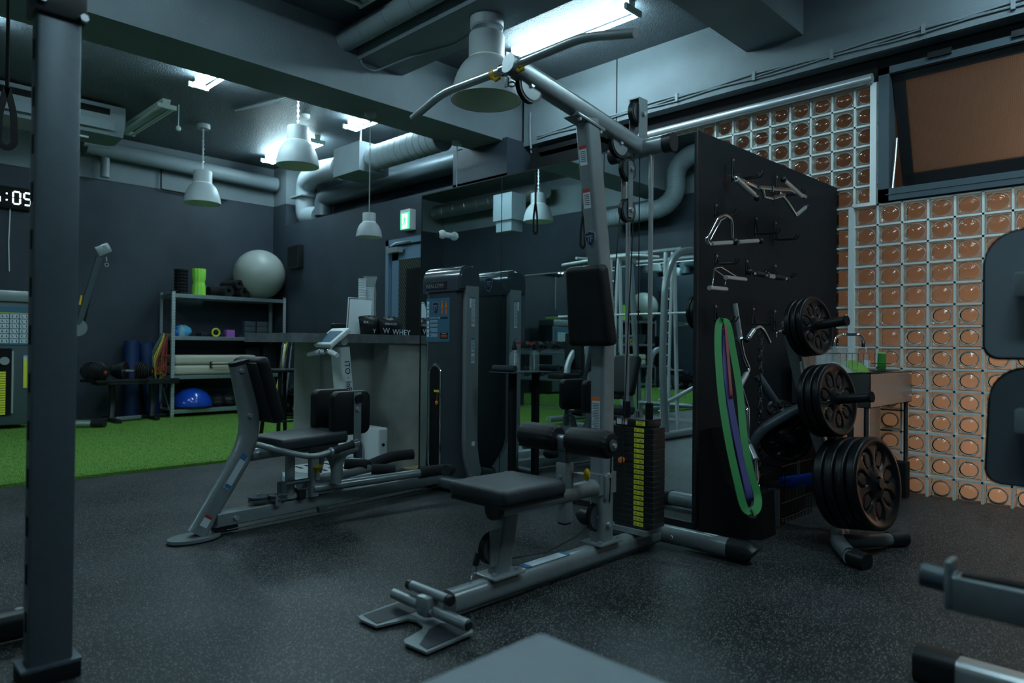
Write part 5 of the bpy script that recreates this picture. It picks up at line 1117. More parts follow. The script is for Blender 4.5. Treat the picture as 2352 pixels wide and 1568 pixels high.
# ------------------------------------------------------------------ hook board: attachments
YP = 1.915
def H(px,py,o=0): return at(px,py,Y=YP-o)
def hook(px, py0, py1, o, n, label, double=True):
    a = H(px,py0); b = H(px,py1); t = thing('wall_hook',label,'hook',b,'black steel hooks on the side board')
    x = a.x; m_ = MB().obox(((a+b)/2)-Y*.004,(.022,.006,(a.z-b.z)),bev=.002); m_.build('back_plate','black',t)
    m_ = MB()
    for s_ in ((-.02,.02) if double else (0,)): m_.tube([(x,YP-.006,a.z-.02),(x+s_,YP-.012,b.z+.01),(x+s_,YP-o,b.z+.004),(x+s_,YP-o-.015,b.z+.03)],.004,8,fr=.012)
    m_.build('prong','black',t); MB().cyl((x,YP-.006,a.z-.015),(x,YP-.014,a.z-.015),.006,seg=8).build('screw','steel',t)
    return a, b
hk = [(1681,362,418,.17,'top left hook on the side board'),(1781,402,455,.17,'top right hook on the side board, behind the chrome handles'),(1642,466,500,.12,'hook behind the chrome triangle handle'),(1734,497,542,.14,'empty hook in the middle of the side board'),(1778,508,555,.14,'empty hook right of the middle of the side board'),(1643,582,610,.12,'hook above the double stirrup handle'),(1713,595,632,.12,'hook left above the short straight bar'),(1778,606,640,.12,'hook right above the short straight bar'),(1641,698,740,.12,'hook carrying the green band'),(1728,704,748,.12,'hook carrying the chain'),(1777,710,762,.12,'lowest right hook with a small chrome stirrup')]
for k,(px,a,b,o,lab) in enumerate(hk): hook(px,a,b,o,k,lab)
def handle(name, label, path, r_, knobs=(), extra=(), m='chrome', cat='cable handle', fr=.02, loc=None):
    t = thing(name,label,cat,path[0]); MB().tube(fillet(path,fr) if fr else path,r_,12).build('bar',m,t)
    for c in knobs: MB().sphere(c[0],c[1],(1,1,1),20,14).build('end_knob','black',t)
    for nm,pts,rr,mm in extra: MB().tube(pts,rr,12).build(nm,mm,t)
    return t
handle('row_handle','chrome V shaped row handle on the top left hook',[H(1738,452,.17),H(1687,407,.15),H(1712,418,.12),H(1752,436,.14)],.012,[(H(1739,455,.17),.018)],[('grip',[H(1692,411,.155),H(1732,447,.168)],.0145,'steel')])
handle('multi_grip_handle','chrome multi grip handle with black knobs at the top right of the side board',[H(1745,430,.15),H(1775,434,.15),H(1815,436,.15),H(1850,452,.15)],.012,[(H(1799,412,.16),.018),(H(1853,474,.16),.015)],[('grip',[H(1802,415,.16),H(1842,450,.16)],.0135,'steel'),('cross_bar',[H(1790,440,.15),H(1808,462,.15),H(1829,494,.16),H(1836,490,.16)],.009,'chrome'),('lower_grip',[H(1829,494,.16),H(1850,476,.16)],.0125,'steel'),('lower_grip',[H(1775,455,.15),H(1800,448,.15)],.013,'chrome'),('swivel',[H(1771,428,.15),H(1771,442,.15)],.016,'chrome'),('lower_arm',[H(1750,430,.15),H(1756,452,.15),H(1775,456,.15)],.009,'chrome')])
handle('triangle_handle','chrome triangular handle with two black balls on the side board',[H(1690,556,.12),H(1628,560,.12),H(1622,549,.12),H(1648,500,.12),H(1665,492,.11),H(1680,502,.11),H(1682,548,.10)],.0095,[(H(1688,555,.13),.020),(H(1748,553,.13),.017)],[('grip',[H(1634,560,.12),H(1680,557,.125)],.0125,'steel'),('grip',[H(1696,556,.13),H(1740,553,.13)],.0125,'steel'),('inner_bar',[H(1630,552,.11),H(1655,506,.11),H(1668,499,.10)],.006,'chrome')],fr=.03)
handle('stirrup_handle','double chrome stirrup handle hanging low at the left of the side board',[H(1636,655,.12),H(1640,618,.10),H(1668,638,.11),H(1664,655,.11)],.004,(),[('grip',[H(1629,661,.12),H(1668,664,.12)],.0125,'steel'),('grip',[H(1667,637,.12),H(1712,642,.12)],.0125,'steel'),('strap',[H(1640,616,.10),H(1656,613,.10),H(1690,634,.11)],.004,'chrome')],fr=0); 
handle('short_bar','short straight rotating bar with black ends on the side board',[H(1728,627,.12),H(1805,640,.12)],.0115,[(H(1721,624,.12),.019),(H(1809,640,.12),.015)],[('swivel_sleeve',[H(1762,633,.12),H(1775,635,.12)],.018,'chrome'),('grip',[H(1735,628,.12),H(1755,631,.12)],.015,'foam'),('grip',[H(1778,636,.12),H(1800,639,.12)],.015,'foam'),('eye',[H(1753,621,.11),H(1768,628,.12)],.004,'chrome')],fr=0)
handle('single_grip','curved single hand grip with chrome collar hanging above the chain',[H(1717,779,.12),H(1732,755,.12),H(1745,749,.12),H(1754,758,.12),H(1768,785,.10)],.011,[(H(1716,781,.12),.016)],[('grip',[H(1719,775,.12),H(1731,758,.12)],.0145,'steel')],fr=.02)
handle('small_stirrup','small chrome stirrup on the lowest right hook',[H(1783,775,.12),H(1784,762,.12),H(1804,760,.12),H(1806,775,.12)],.004,(),[('grip',[H(1786,761,.12),H(1803,759,.12)],.010,'chrome')],fr=.01)
tag(rebase(MB().tube([H(1668,405,.12),H(1700,400,.02)],.004,6).tube([H(1738,402,.17),H(1749,396,.17)],.012,8).build('hook_rod','black'),H(1700,400,.02)),'black rod with a flat end beside the top left hook','rod')
m_ = MB(); ca, cb = H(1748,765,.12), H(1742,1128,.18); chain(m_,ca,cb,.042,.0045,.013); tag(rebase(m_.build('steel_chain','chrome'),ca),'long steel chain hanging down the side board','chain')
# curl bar
def U(px,py,y=1.72): return at(px,py,Y=y)
t = thing('curl_bar','chrome bent curl bar leaning upright against the side board','barbell',U(1737,1165,1.60))
pp = [U(1687,697,1.86),U(1700,782,1.84),U(1706,815,1.83),U(1720,848,1.82),U(1700,885,1.80),U(1717,940,1.76),U(1716,1010,1.70),U(1736,1056,1.62),U(1737,1100,1.56),U(1728,1165,1.50)]
MB().tube(fillet(pp,.02),.0135,14).build('bar','chrome',t); MB().tube([pp[0],pp[1]],.0165,16).build('sleeve','steel',t); MB().tube([U(1697,775,1.84),U(1698,779,1.84)],.028,20).build('collar','chrome',t)
for a,b in ((3,4),(6,7)): MB().tube([pp[a].lerp(pp[b],.3),pp[b]],.0165,14).build('knurled_grip','steel',t)
MB().tube([U(1735,1150,1.51),U(1727,1185,1.50)],.02,14).build('sleeve','steel',t)
# bands
def band(name, label, L, R, w_, m, y, twist=0):
    pts = [U(x,yy,y-.34*(yy-740)/430) for x,yy in L]+[U(x,yy,y-.03-.34*(yy-740)/430) for x,yy in R[::-1]]
    P_ = []; n_ = len(pts)
    for i in range(n_):
        a,b,c,d = pts[i-1],pts[i],pts[(i+1)%n_],pts[(i+2)%n_]
        for k in range(6):
            s = k/6; P_.append(.5*((2*b)+(c-a)*s+(2*a-5*b+4*c-d)*s*s+(3*b-a-3*c+d)*s**3))
    bm = MB(); rings = []; N_ = len(P_); wd = Vector((.80,-.60,0))
    for i in range(N_):
        T_n = (P_[(i+1)%N_]-P_[i-1]).normalized(); s_ = (wd-T_n*wd.dot(T_n)).normalized(); n_v = T_n.cross(s_)
        rings.append([bm.bm.verts.new(P_[i]+s_*a_*w_/2+n_v*b_*.0025) for a_,b_ in ((-1,-1),(1,-1),(1,1),(-1,1))])
    for i in range(N_):
        A_,B_ = rings[i],rings[(i+1)%N_]
        for j in range(4): bm.bm.faces.new((A_[j],A_[(j+1)%4],B_[(j+1)%4],B_[j]))
    return tag(rebase(bm.build(name,m),U(L[0][0],L[0][1],y)),label,'resistance band')
band('resistance_band','wide green resistance band looped over a hook on the side board',[(1652,742),(1649,800),(1656,900),(1671,1000),(1692,1100),(1711,1168)],[(1670,742),(1684,810),(1699,900),(1708,1000),(1723,1080),(1740,1140),(1735,1172)],.037,'green',1.78)
band('resistance_band','purple resistance band inside the green one',[(1663,765),(1662,850),(1674,950),(1696,1060),(1718,1140)],[(1667,765),(1668,850),(1682,950),(1704,1060),(1722,1140)],.032,'purple',1.80)
band('resistance_band','thin red resistance band between the green strands',[(1664,752),(1669,830),(1676,905)],[(1667,752),(1673,830),(1679,905)],.014,'redband',1.785)
# black wedge step
t = MB(); pg = [at(x,y,X=3.30+(x-1606)/144*.22) for x,y in ((1606,990),(1632,983),(1664,1100),(1690,1130),(1748,1135),(1752,1222),(1697,1246))]; pg[-1].z = .002; pg[-2].z = .002
pg.append(Vector((pg[0].x,pg[0].y,.002)))
A_ = [t.bm.verts.new(p) for p in pg]; B_ = [t.bm.verts.new(p+X*.16) for p in pg]; t.bm.faces.new(A_); t.bm.faces.new(B_[::-1])
for k in range(len(pg)): t.bm.faces.new((A_[k],B_[k],B_[(k+1)%len(pg)],A_[(k+1)%len(pg)]))
tag(rebase(t.build('wedge_block','matblack',smooth=False),(3.5,1.6,0)),'black wedge block standing on the floor below the green band','block')
p = at(1777,1206,Z=0); t = thing('floor_tube','upright grey steel tube standing on the floor by the side board','steel tube',p); MB().lathe([(0,0),(.033,0),(.033,.205),(.029,.205),(.029,.16),(0,.16)],p,seg=28).build('tube','framed',t); MB().obox(p+Vector((-.06,.03,.075)),(.045,.01,.05)).build('plate','steel',t)
a_ = at(1798,1108,Y=1.70); b_ = at(1895,1096,Y=1.45); t = thing('blue_roll','blue rolled mat with white letters in the basket below the plates','rolled mat',a_); MB().tube([a_,b_],.036,20).build('roll','blueball',t)
d_ = (b_-a_).normalized(); text('OAKYO',.058,a_+d_*.06+Vector((-.028,-.03,-.018)),d_,Vector((.25,.10,1)),'paper',t)
t = thing('wire_basket','black wire basket of small gear on the floor behind the weight tree','basket',at(1830,1190,Z=0)+Y*.12); q_ = t.location; m_ = MB()
for z in (.03,.12,.22,.33): m_.tube([(q_.x-.22,q_.y-.12,z),(q_.x+.22,q_.y-.12,z),(q_.x+.22,q_.y+.12,z),(q_.x-.22,q_.y+.12,z)],.004,5,closed=True)
for k in range(10): m_.tube([(q_.x-.22+.049*k,q_.y-.12,.0),(q_.x-.22+.049*k,q_.y-.12,.33)],.0025,4)
m_.build('wires','black',t); MB().obox((q_.x,q_.y,.10),(.40,.2,.16),bev=.03).build('gear_pile','matblack',t)
# ------------------------------------------------------------------ weight tree
AX = Vector((-.165,-.986,.0)).normalized(); AXT = Vector((-.165,-.986,.14)).normalized()
t = thing('weight_tree','grey weight tree loaded with black plates beside the side board','weight rack',at(1930,1235,Z=0)); WT = t
pts = [at(1812,736,Y=1.55),at(1832,835,Y=1.52),at(1860,940,Y=1.49),at(1897,1055,Y=1.44),at(1922,1150,Y=1.40),at(1930,1215,Y=1.36)]
MB().rtube(pts,.075,.055,up=(-AX.y*1.0,AX.x,0),rnd=.35).build('main_post','frame',t)
MB().rtube([at(1862,925,Y=1.50),at(1800,955,Y=1.62),at(1745,990,Y=1.72),at(1722,1035,Y=1.78),at(1716,1100,Y=1.80),at(1716,1180,Y=1.80)],.065,.055,rnd=.4,up=None,fr=.08).build('rear_leg','framed',t)
MB().rtube([at(1925,1205,Z=.07),at(1925,1245,Z=.045),at(1955,1280,Z=.04)],.07,.07,rnd=.45,fr=.05).build('foot','frame',t); MB().rtube([at(1948,1275,Z=.04),at(1992,1291,Z=.035)],.078,.075,rnd=.4).build('foot_cap','black',t)
MB().rtube([at(1925,1240,Z=.045),at(1960,1243,Z=.045),at(2045,1238,Z=.04)],.065,.065,rnd=.45,fr=.06).build('foot','frame',t); MB().rtube([at(2040,1238,Z=.04),at(2078,1236,Z=.036)],.073,.07,rnd=.4).build('foot_cap','black',t)
MB().obox(pts[1]+AX*.03+Z*(-.02),(.05,.006,.075),Matrix.Rotation(-.25,3,'Y')).build('notice_label','paper',t)
MB().cyl(pts[5]+AX*.03,pts[5]+AX*.045,.012,seg=6).build('bolt','steel',t)
def plate_mesh(R, th_):
    # rubber plate along +Z local, front face at z=0 going back to -th: seven grip holes, raised rim, hub
    m_ = MB(); bm = m_.bm; nh = 7; seg = 126; hr = .225*R; hc = .56*R
    def surf(z0, sgn):
        rings = []
        radii = [.15*R,.27*R,.33*R,.40*R,.48*R,.56*R,.64*R,.72*R,.79*R,.83*R,.88*R,.93*R,.985*R]
        zo = [0,-.008,-.012,-.013,-.013,-.013,-.013,-.013,-.013,-.010,-.002,0,-.004]
        for r_,z_ in zip(radii,zo): rings.append([bm.verts.new((r_*math.cos(2*PI*k/seg),r_*math.sin(2*PI*k/seg),z0+sgn*z_*(R/.2325))) for k in range(seg)])
        for A_,B_ in zip(rings,rings[1:]):
            for k in range(seg): bm.faces.new((A_[k],A_[(k+1)%seg],B_[(k+1)%seg],B_[k]))
        # push grip pockets
        for ring in rings:
            for v in ring:
                a = math.atan2(v.co.y,v.co.x); r_ = math.hypot(v.co.x,v.co.y); k = round(a/(2*PI/nh)); ha = k*2*PI/nh
                dx, dy = v.co.x-hc*math.cos(ha), v.co.y-hc*math.sin(ha); ca_, sa_ = math.cos(ha), math.sin(ha); u_ = (dx*ca_+dy*sa_)/(hr*1.05); w_ = (-dx*sa_+dy*ca_)/(hr*.78); q_ = u_*u_+w_*w_
                if q_<1.0: v.co.z -= sgn*(th_*.42)*min(1,(1-q_)*3.5)
        return rings
    F = surf(0,1); B = surf(-th_,-1)
    rim = [bm.verts.new((R*math.cos(2*PI*k/seg),R*math.sin(2*PI*k/seg),-th_*.22)) for k in range(seg)]; rim2 = [bm.verts.new((R*math.cos(2*PI*k/seg),R*math.sin(2*PI*k/seg),-th_*.78)) for k in range(seg)]
    for A_,B_ in ((F[-1],rim),(rim,rim2),(rim2,B[-1]),(B[0],F[0])):
        for k in range(seg): bm.faces.new((A_[k],A_[(k+1)%seg],B_[(k+1)%seg],B_[k]))
    return m_
from mathutils import Quaternion
protos = {}
def put_plates(px, py, d_, R, th_, n, name_pos, labs, axis=AXT, group='black grip plates on the weight tree', spin=.2):
    ray = CF+CR*((px-1176)/FPX)-CU*((py-784)/FPX); c = CAM+ray*d_; q_ = axis.to_track_quat('Z','Y')
    for k in range(n):
        key = (R,th_)
        loc = c-axis*(th_+.004)*k
        if key not in protos:
            o = plate_mesh(R,th_).build('weight_plate','rubberplate',local=True,angle=50); protos[key] = o
        else: o = dup(protos[key])
        o.location = loc; o.rotation_mode = 'QUATERNION'; o.rotation_quaternion = q_ @ Quaternion((0,0,1),spin+.13*k)
        tag(o,labs[k],'weight plate',group)
    return c
ordn = ['outermost','second from the outside','third from the outside','innermost']
c1 = put_plates(2020,1110,3.38,.2280,.052,4,'low',['large black grip plate on the lowest peg of the weight tree, %s'%s for s in ordn])
c2 = put_plates(1926,917,3.50,.186,.037,3,'mid',['medium black grip plate on the middle peg of the weight tree, %s'%s for s in ('outermost','middle','innermost')])
c3 = put_plates(1878,747,3.55,.152,.030,3,'top',['small black grip plate on the top peg of the weight tree, %s'%s for s in ('outermost','middle','innermost')])
AX2 = Vector((-.80,-.60,.0)).normalized()
c4 = put_plates(1808,1004,3.86,.140,.030,2,'left',['black plate on the left peg of the weight tree, facing forward, front one','black plate on the left peg of the weight tree, rear one'],AX2,spin=.5)
c5 = put_plates(1792,936,3.95,.075,.022,1,'tiny',['smallest black plate on the inner peg of the weight tree'],Vector((-.5,-.35,.8)).normalized())
for c,n,th_,L,back in ((c1,4,.052,.0,.10),(c2,3,.037,.165,.10),(c3,3,.030,.150,.10)):
    MB().tube([c-AXT*(th_*n+back),c+AXT*(L if L else .012)],.024,20).build('plate_peg','black',WT)
    if L: MB().tube([c+AXT*(L-.003),c+AXT*(L+.006)],.0265,20).build('peg_cap','matblack',WT)
MB().tube([c4-AX2*.16,c4+AX2*.09],.020,18).build('plate_peg','black',WT); MB().tube([at(1740,862,Y=1.80),at(1792,940,Y=1.70)],.024,14).build('plate_peg','framed',WT)
# ------------------------------------------------------------------ sink
t = thing('sink_unit','stainless steel sink unit on thin legs in front of the glass blocks','sink',(4.9,1.6,0)); sx0, sx1, sy0, sy1, sz = 4.50, 5.36, 1.38, 1.86, .86
m_ = MB(); m_.box(sx0,sx1,sy0,sy0+.004,sz-.21,sz).box(sx0,sx0+.004,sy0,sy1,sz-.21,sz).box(sx1-.004,sx1,sy0,sy1,sz-.21,sz).box(sx0,sx1,sy1-.004,sy1,sz-.21,sz+.1).box(sx0,sx1,sy0,sy1,sz-.21,sz-.206).box(sx0,sx1,sy0,sy0+.05,sz-.004,sz).box(sx0,sx1,sy1-.05,sy1,sz-.004,sz).box(sx0,sx0+.30,sy0,sy1,sz-.004,sz); m_.build('basin','inox',t,smooth=False)
for x,y in ((sx0+.03,sy0+.03),(sx1-.05,sy0+.02),(sx0+.03,sy1-.03),(sx1-.05,sy1-.03)): MB().cyl((x,y,0),(x,y,sz-.20),.016,seg=14).build('leg','inox',t)
MB().box(4.58,5.10,1.50,1.515,.12,sz-.22).build('lower_panel','inox',t)
t = MB().obox((5.28,1.45,.12),(.10,.14,.24),bev=.005); tag(rebase(t.build('floor_box','matblack'),(5.28,1.45,0)),'small black box on the floor below the sink leg','box')
tp = sz+.001
def SK(px,py,y=1.55): return at(px,py,Y=y)
t = thing('tap','chrome curved tap over the sink','tap',(4.75,1.80,tp)); MB().tube(fillet([SK(1912,840,1.72),SK(1917,775,1.72),SK(1935,768,1.70),SK(1972,768,1.60),SK(1982,775,1.58),SK(1984,792,1.58)],.03),.010,12).build('spout','chrome',t); MB().cyl(SK(1984,780,1.58),SK(1984,797,1.58),.014).build('nozzle','chrome',t)
t = thing('dish_rack','thin chrome wire dish rack on the sink edge','rack',(4.85,1.6,tp)); m_ = MB()
xa_, xb_ = SK(1905,850,1.52).x, SK(1985,850,1.52).x
for z in (tp+.02,tp+.12): m_.tube([(xa_,1.46,z),(xb_,1.46,z),(xb_,1.72,z),(xa_,1.72,z)],.003,5,closed=True)
for k in range(7): 
    x = xa_+(xb_-xa_)*k/6; m_.tube([(x,1.46,tp+.12),(x,1.46,tp+.01),(x,1.72,tp+.01),(x,1.72,tp+.12)],.002,4)
m_.build('wires','chrome',t)
for px,lab,r_,h_ in ((1897,'ridged glass standing furthest left on the sink',.034,.13),(1928,'large clear glass in the dish rack',.052,.15),(1958,'clear glass in the dish rack left of the soap bottle',.036,.14),(1885,'short glass half hidden behind the top plates',.030,.10)):
    p = SK(px,838,1.56); p.z = tp+.012; tag(rebase(MB().lathe([(0,0),(r_*.9,0),(r_,.01),(r_,h_),(r_*.93,h_),(r_*.93,.012),(0,.012)],p,seg=28).build('drinking_glass','clearglass'),p),lab,'glass')
p = SK(1988,845,1.53); p.z = tp; t = thing('soap_bottle','clear pump soap bottle with a white label','bottle',p); MB().lathe([(0,0),(.026,0),(.026,.09),(.012,.11),(.012,.125),(0,.125)],p,seg=24).build('body','clearglass',t); MB().lathe([(.0265,.02),(.0265,.075),(.0262,.075),(.0262,.02)],p,seg=24).build('label_wrap','paper',t); MB().tube([p+Z*.125,p+Z*.15,p+Vector((-.025,-.01,.15))],.005,8).build('pump','white',t)
def rag(x0,x1,m,label,seed):
    r_ = random.Random(seed); m_ = MB(); n_ = 12; G = []
    for i in range(n_+1):
        row = []
        for j in range(n_+1):
            u_,v_ = i/n_,j/n_; h_ = .055*math.sin(PI*min(1,max(0,u_*1.05)))**.7*math.sin(PI*v_)**.5*(1+.35*math.sin(7*u_+3*v_+seed))
            row.append(m_.bm.verts.new((x0+(x1-x0)*u_,1.44+.18*v_+.01*math.sin(9*u_),tp+.004+h_+r_.uniform(0,.004))))
        G.append(row)
    for i in range(n_):
        for j in range(n_): m_.bm.faces.new((G[i][j],G[i+1][j],G[i+1][j+1],G[i][j+1]))
    bmesh.ops.solidify(m_.bm,geom=list(m_.bm.faces),thickness=.003)
    tag(rebase(m_.build('cleaning_cloth',m),((x0+x1)/2,1.5,tp)),label,'cloth')
xr0, xr1, xr2 = SK(1915,850,1.44).x, SK(1972,850,1.44).x, SK(2006,850,1.44).x
rag(xr0,xr1,'cloth','crumpled white cloth on the sink edge',1); rag(xr1-.01,xr2,'fabriclime','lime green cloth on the right of the white cloth',2)
p = SK(2027,848,1.50); t = thing('sponge_holder','small wire holder with a green sponge','holder',(p.x,1.5,tp)); 
m_ = MB(); 
for z in (tp+.005,tp+.05): m_.tube([(p.x-.07,1.46,z),(p.x+.06,1.46,z),(p.x+.06,1.55,z),(p.x-.07,1.55,z)],.0022,4,closed=True)
m_.build('wires','chrome',t); sp_ = MB().obox((p.x,1.505,tp+.062),(.095,.03,.11),Matrix.Rotation(.05,3,'Y'),bev=.006).build('sponge','sponge'); tag(rebase(sp_,(p.x,1.5,tp)),'green and yellow sponge standing in the wire holder','sponge')
MB().obox((p.x-.002,1.505,tp+.121),(.090,.03,.010),bev=.003).build('yellow_layer','fabriclime',sp_)
# ------------------------------------------------------------------ rack post in the foreground, left
t = thing('power_rack','dark grey power rack post in the left foreground with slots along its side','rack',(.52,2.44,0))
px0, px1, py0, py1 = .462, .575, 2.40, 2.475
MB().obox(((px0+px1)/2,(py0+py1)/2,1.03),(px1-px0,py1-py0,1.97),bev=.008).build('upright','framed',t)
u_ = t.children[-1]; up2 = [c for c in t.children if c.name.startswith('upright')][0]; m_ = []
for k in range(13): MB().obox((px0-.0004,2.437,1.865-k*.1405),(.003,.022,.058),bev=.001,seg=1).build('slot','matblack',up2)
MB().obox((.5185,2.44,.022),(.15,.12,.044),bev=.006).build('foot_collar','matblack',t); MB().obox((.5185,2.44,.050),(.155,.115,.012),bev=.004).build('collar_rim','framed',t)
MB().obox((.5185,2.44,2.03),(.135,.11,.13),bev=.006).build('top_bracket','black',t)
MB().rtube([(.5185,2.44,2.05),(-1.2,2.44,2.05)],.07,.075,up=Z,rnd=.15).build('top_beam','framed',t); MB().obox((-1.2,2.44,1.03),(.113,.075,2.03),bev=.008).build('upright','framed',t)
MB().cyl((.47,2.385,2.0),(.47,2.37,2.0),.012,seg=6).build('bolt','steel',t); MB().cyl((.575,2.385,1.975),(.575,2.37,1.975),.012,seg=6).build('bolt','steel',t)
a_ = at(18,1436,Z=.06); t = thing('machine_foot','silver floor tube with a black end cap at the lower left edge','machine foot',(a_.x-.3,a_.y,0)); MB().rtube([a_-X*.9,a_-X*.02],.085,.085,up=Z,rnd=.42).build('tube','steel',t); MB().rtube([a_-X*.03,a_+X*.085],.094,.094,up=Z,rnd=.38).build('end_cap','black',t); MB().cyl(a_+Vector((.03,0,.046)),a_+Vector((.03,0,.049)),.012).build('bolt','steel',t)
# bench in the foreground
t = thing('flat_bench','out of focus grey padded bench at the bottom edge','bench',(.75,.6,0)); MB().obox((.722,.580,.425),(.56,.64,.07),bev=.034,seg=6).build('bench_pad','seatpale' if 'seatpale' in M else 'seatvinyl',t)
MB().rtube([(.75,.30,.34),(.75,.80,.34)],.07,.06,up=Z).build('bench_beam','frame',t)
for y in (.34,.76): MB().rtube([(.75,y,.34),(.75,y,.04)],.06,.06,up=Y).build('leg','frame',t); MB().rtube([(.55,y,.035),(.95,y,.035)],.06,.06,up=Z).build('foot','frame',t)
# press machine on the right
t = thing('press_machine','press machine with two rounded back boards at the right edge','exercise machine',(2.4,.1,0))
def backboard(z0,z1,yl,ytop,m):
    W_ = .36; r_ = .085; pts = []
    for cx,cz,a0,rr in ((yl-r_,z1-r_,0,r_),(yl-W_+r_,z1-r_,PI/2,r_),(yl-W_+.04,z0+.04,PI,.04),(yl-.035,z0+.035,1.5*PI,.035)):
        for k in range(9): a = a0+PI/2*k/8; pts.append((cx+rr*math.cos(a)-(.012*(cz-z0)/(z1-z0) if cx>yl-.1 and ytop else 0),cz+rr*math.sin(a)))
    pb_ = MB().prism([(a,b) for a,b in pts],(2.22,0,0),Y,Z,.012).build('back_board',m,t)
    cx = sum(a for a,b in pts)/len(pts); cz = sum(b for a,b in pts)/len(pts)
    q_ = MB().prism([(cx+(a-cx)*1.045,cz+(b-cz)*1.045) for a,b in pts],(2.232,0,0),Y,Z,.055); bmesh.ops.bevel(q_.bm,geom=list(q_.bm.edges),offset=.008,segments=2,affect='EDGES'); q_.build('pad','vinyl',t)
    zc = (z0+z1)/2+.02; MB().obox((2.19,yl-.20,zc),(.06,.26,.062),bev=.006).build('bracket','frame',t)
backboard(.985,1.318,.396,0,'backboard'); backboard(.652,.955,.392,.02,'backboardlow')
MB().rtube([(2.13,.03,.05),(2.13,.03,1.45)],.07,.10,up=Y).build('upright','frame',t); MB().rtube([(2.13,.03,.06),(2.13,-.6,.06)],.09,.08).build('base_tube','frame',t)
MB().rtube([(2.40,.50,.05),(2.40,-.7,.05)],.09,.085,up=Z,rnd=.3).build('foot_tube','steel',t); MB().rtube([(2.40,.60,.05),(2.40,.49,.05)],.105,.098,up=Z,rnd=.3).build('foot_cap','black',t); MB().rtube([(2.13,.0,.06),(2.42,.0,.06)],.08,.07,up=Z).build('cross_tube','frame',t)
# rack arm lower right
t = thing('spotter_arm','grey green steel spotter arm with a dark round peg at the lower right edge','rack arm',(1.6,.1,0)); a_ = at(2118,1318,X=1.60)
z_ = a_.z
MB().tube([a_,(1.60,.33,z_-.004)],.024,20).build('peg','framed',t); MB().rtube([(1.60,.345,z_-.02),(1.60,-.55,z_-.02)],.05,.068,up=Z,rnd=.1).build('arm','frame',t); MB().obox((1.60,.340,z_-.005),(.06,.014,.095),bev=.006).build('end_plate','frame',t); MB().box(1.585,1.615,-.5,.32,z_+.013,z_+.02).build('wear_strip','black',t)
MB().obox((1.60,-.30,.55),(.075,.075,1.1),bev=.006).build('upright','frame',t); MB().rtube([(1.60,-.05,.04),(1.60,-.8,.04)],.07,.07,up=Z).build('base','frame',t)
# ------------------------------------------------------------------ seen only in the mirror: smith machine and bench
t = thing('smith_machine','silver smith machine with loaded bar, seen in the mirror behind the weight stack','exercise machine',(.0,4.95,0))
for y in (4.10,5.12):
    MB().rtube([(-.75,y,.05),(.42,y,.05)],.08,.08,up=Z,rnd=.3).build('base_tube','frame',t)
    MB().rtube([(.33,y,.06),(.40,y,.8),(.36,y,1.75),(.18,y,2.05),(-.20,y,2.14),(-.55,y,2.10)],.085,.06,up=Y,rnd=.35,fr=.2).build('side_frame','frame',t)
    yi = y+(.12 if y<4.9 else -.14)
    MB().tube([(.10,yi,.10),(.02,yi,2.10)],.018,14).build('guide_rod','silver',t)
    MB().rtube([(.22,yi,.06),(.16,yi,2.08)],.05,.03,up=Y).build('catch_post','silver',t)
    for k in range(14): MB().cyl((.20-.004*k,yi-.05,.30+.125*k),(.20-.004*k,yi+.05,.30+.125*k),.009,seg=10).build('catch_peg','silver',t)
    MB().rtube([(-.12,yi,.06),(-.02,yi,2.10)],.05,.03,up=Y).build('catch_post','silver',t)
    MB().rtube([(-.70,y,.06),(-.45,y,2.1)],.07,.06,up=Y).build('rear_post','frame',t)
    MB().rtube([(.35,y,.40),(-.55,y,.62)],.04,.04,up=Y).build('brace','steel',t)
    for z,zz_ in ((.55,1),(1.15,-1)): MB().cyl((-.55,y,z),(-.55,y+(-.25 if y<4.9 else .25),z),.02).build('plate_peg','framed',t)
for x,z in ((-.55,2.10),(.02,2.12),(-.66,.30)): MB().tube([(x,4.10,z),(x,5.12,z)],.028,14).build('cross_bar','frame',t)
MB().tube([(.26,4.25,2.02),(.50,4.4,2.03),(.50,4.85,2.03),(.50,5.45,2.0),(.3,5.6,2.02)],.018,12,fr=.08).build('pull_up_bar','silver',t); MB().tube([(.05,4.55,2.10),(.42,4.55,2.08)],.016,10).tube([(.05,5.3,2.10),(.42,5.3,2.08)],.016,10).build('pull_up_grip','silver',t)
MB().cyl((.05,3.8,1.40),(.05,6.05,1.40),.014,seg=16).build('bar','silver',t); MB().cyl((.05,3.75,1.40),(.05,3.97,1.40),.025).cyl((.05,5.88,1.40),(.05,6.10,1.40),.025).build('bar_sleeve','chrome',t)
def plates_y(x,z,ys,R,th_,lab):
    for k,y in enumerate(ys):
        key = (R,th_)
        if key not in protos: o = plate_mesh(R,th_).build('weight_plate','rubberplate',local=True,angle=50); protos[key] = o
        else: o = dup(protos[key])
        o.location = (x,y,z); o.rotation_mode = 'QUATERNION'; o.rotation_quaternion = Vector((0,-1,0)).to_track_quat('Z','Y'); tag(o,lab%('outer','inner','third')[k],'weight plate','plates on the smith machine')
plates_y(-.55,1.15,(3.92,3.98),.155,.034,'black plate on the upper storage peg of the smith machine, %s, seen in the mirror')
plates_y(-.55,.55,(3.91,3.98),.188,.040,'black plate on the lower storage peg of the smith machine, %s, seen in the mirror')
plates_y(.05,1.40,(3.83,3.88),.188,.040,'black plate on the smith machine bar, %s, seen in the mirror')
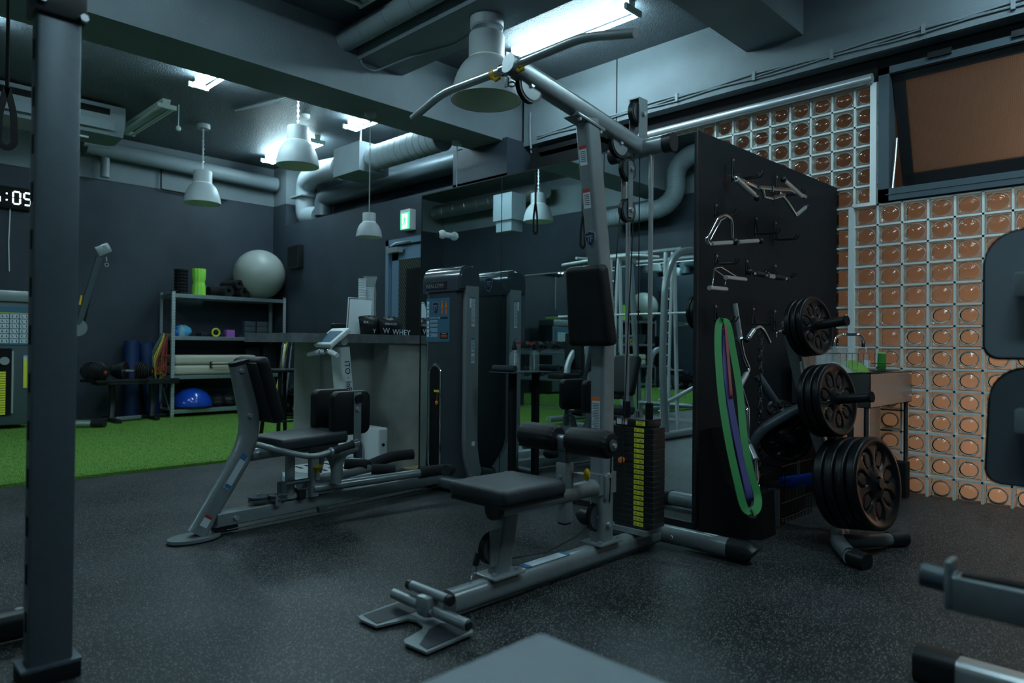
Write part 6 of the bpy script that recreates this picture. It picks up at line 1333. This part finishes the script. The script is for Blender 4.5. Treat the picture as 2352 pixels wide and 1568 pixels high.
t = thing('adjustable_bench','grey bench with upright black back pad seen in the mirror','bench',(.35,5.0,0)); MB().obox((.30,4.85,.45),(.30,.42,.07),bev=.03,seg=4).build('seat','vinyl',t); MB().obox((.30,5.10,.82),(.28,.07,.62),Matrix.Rotation(.25,3,'X'),bev=.03,seg=4).build('backrest','seatvinyl',t); MB().rtube([(.30,4.5,.06),(.30,5.4,.06)],.07,.06,up=Z).build('base_tube','frame',t); MB().rtube([(.30,5.0,.06),(.30,5.0,.42)],.06,.06,up=Y).build('post','frame',t)
t = thing('leg_curl_machine','pale arched machine frame seen in the mirror left of the lat machine','exercise machine',(-.6,6.2,.02)); MB().rtube([(-.3,6.0,.06),(-.25,6.0,.75),(-.45,6.0,1.0),(-.75,6.0,.95),(-.85,6.0,.55),(-.9,6.0,.06)],.09,.06,up=Y,rnd=.4,fr=.15).build('arch_frame','silver',t); MB().rtube([(-1.1,6.0,.06),(.1,6.0,.06)],.08,.07,up=Z).build('base_tube','frame',t); MB().obox((-.2,6.0,.62),(.35,.30,.08),bev=.03,seg=4).build('seat','vinyl',t); MB().obox((-.42,6.0,.95),(.08,.3,.5),bev=.03,seg=4).build('backrest','vinyl',t)
t = thing('dumbbell_rack','two tier rack of round black dumbbells seen in the mirror','rack',(-1.25,7.2,.02))
for z in (.55,.95): MB().obox((-1.25,7.2,z),(.35,1.7,.03),Matrix.Rotation(.3,3,'Y')).build('shelf','framed',t)
for y in (6.4,8.0): MB().obox((-1.3,y,.5),(.06,.06,1.0)).build('leg','framed',t)
pd_ = None
for r_ in range(2):
    for k in range(6):
        c = Vector((-1.24,6.5+.27*k,(.55,.95)[r_]+.085)); lab = 'round black dumbbell %s on the %s tier, seen in the mirror'%(('nearest','second from the near end','third from the near end','third from the far end','second from the far end','furthest')[k],('lower','upper')[r_])
        if pd_ is None:
            pd_ = thing('round_dumbbell',lab,'dumbbell',c,'round dumbbells on the two tier rack'); MB().cyl(c-X*.08,c+X*.08,.015,seg=12).build('handle','chrome',pd_)
            for s_ in (-1,1): MB().cyl(c+X*s_*.05,c+X*s_*.15,.06,seg=28,bev=.006).build('head','black',pd_)
        else: dup(pd_,None,c,lab)
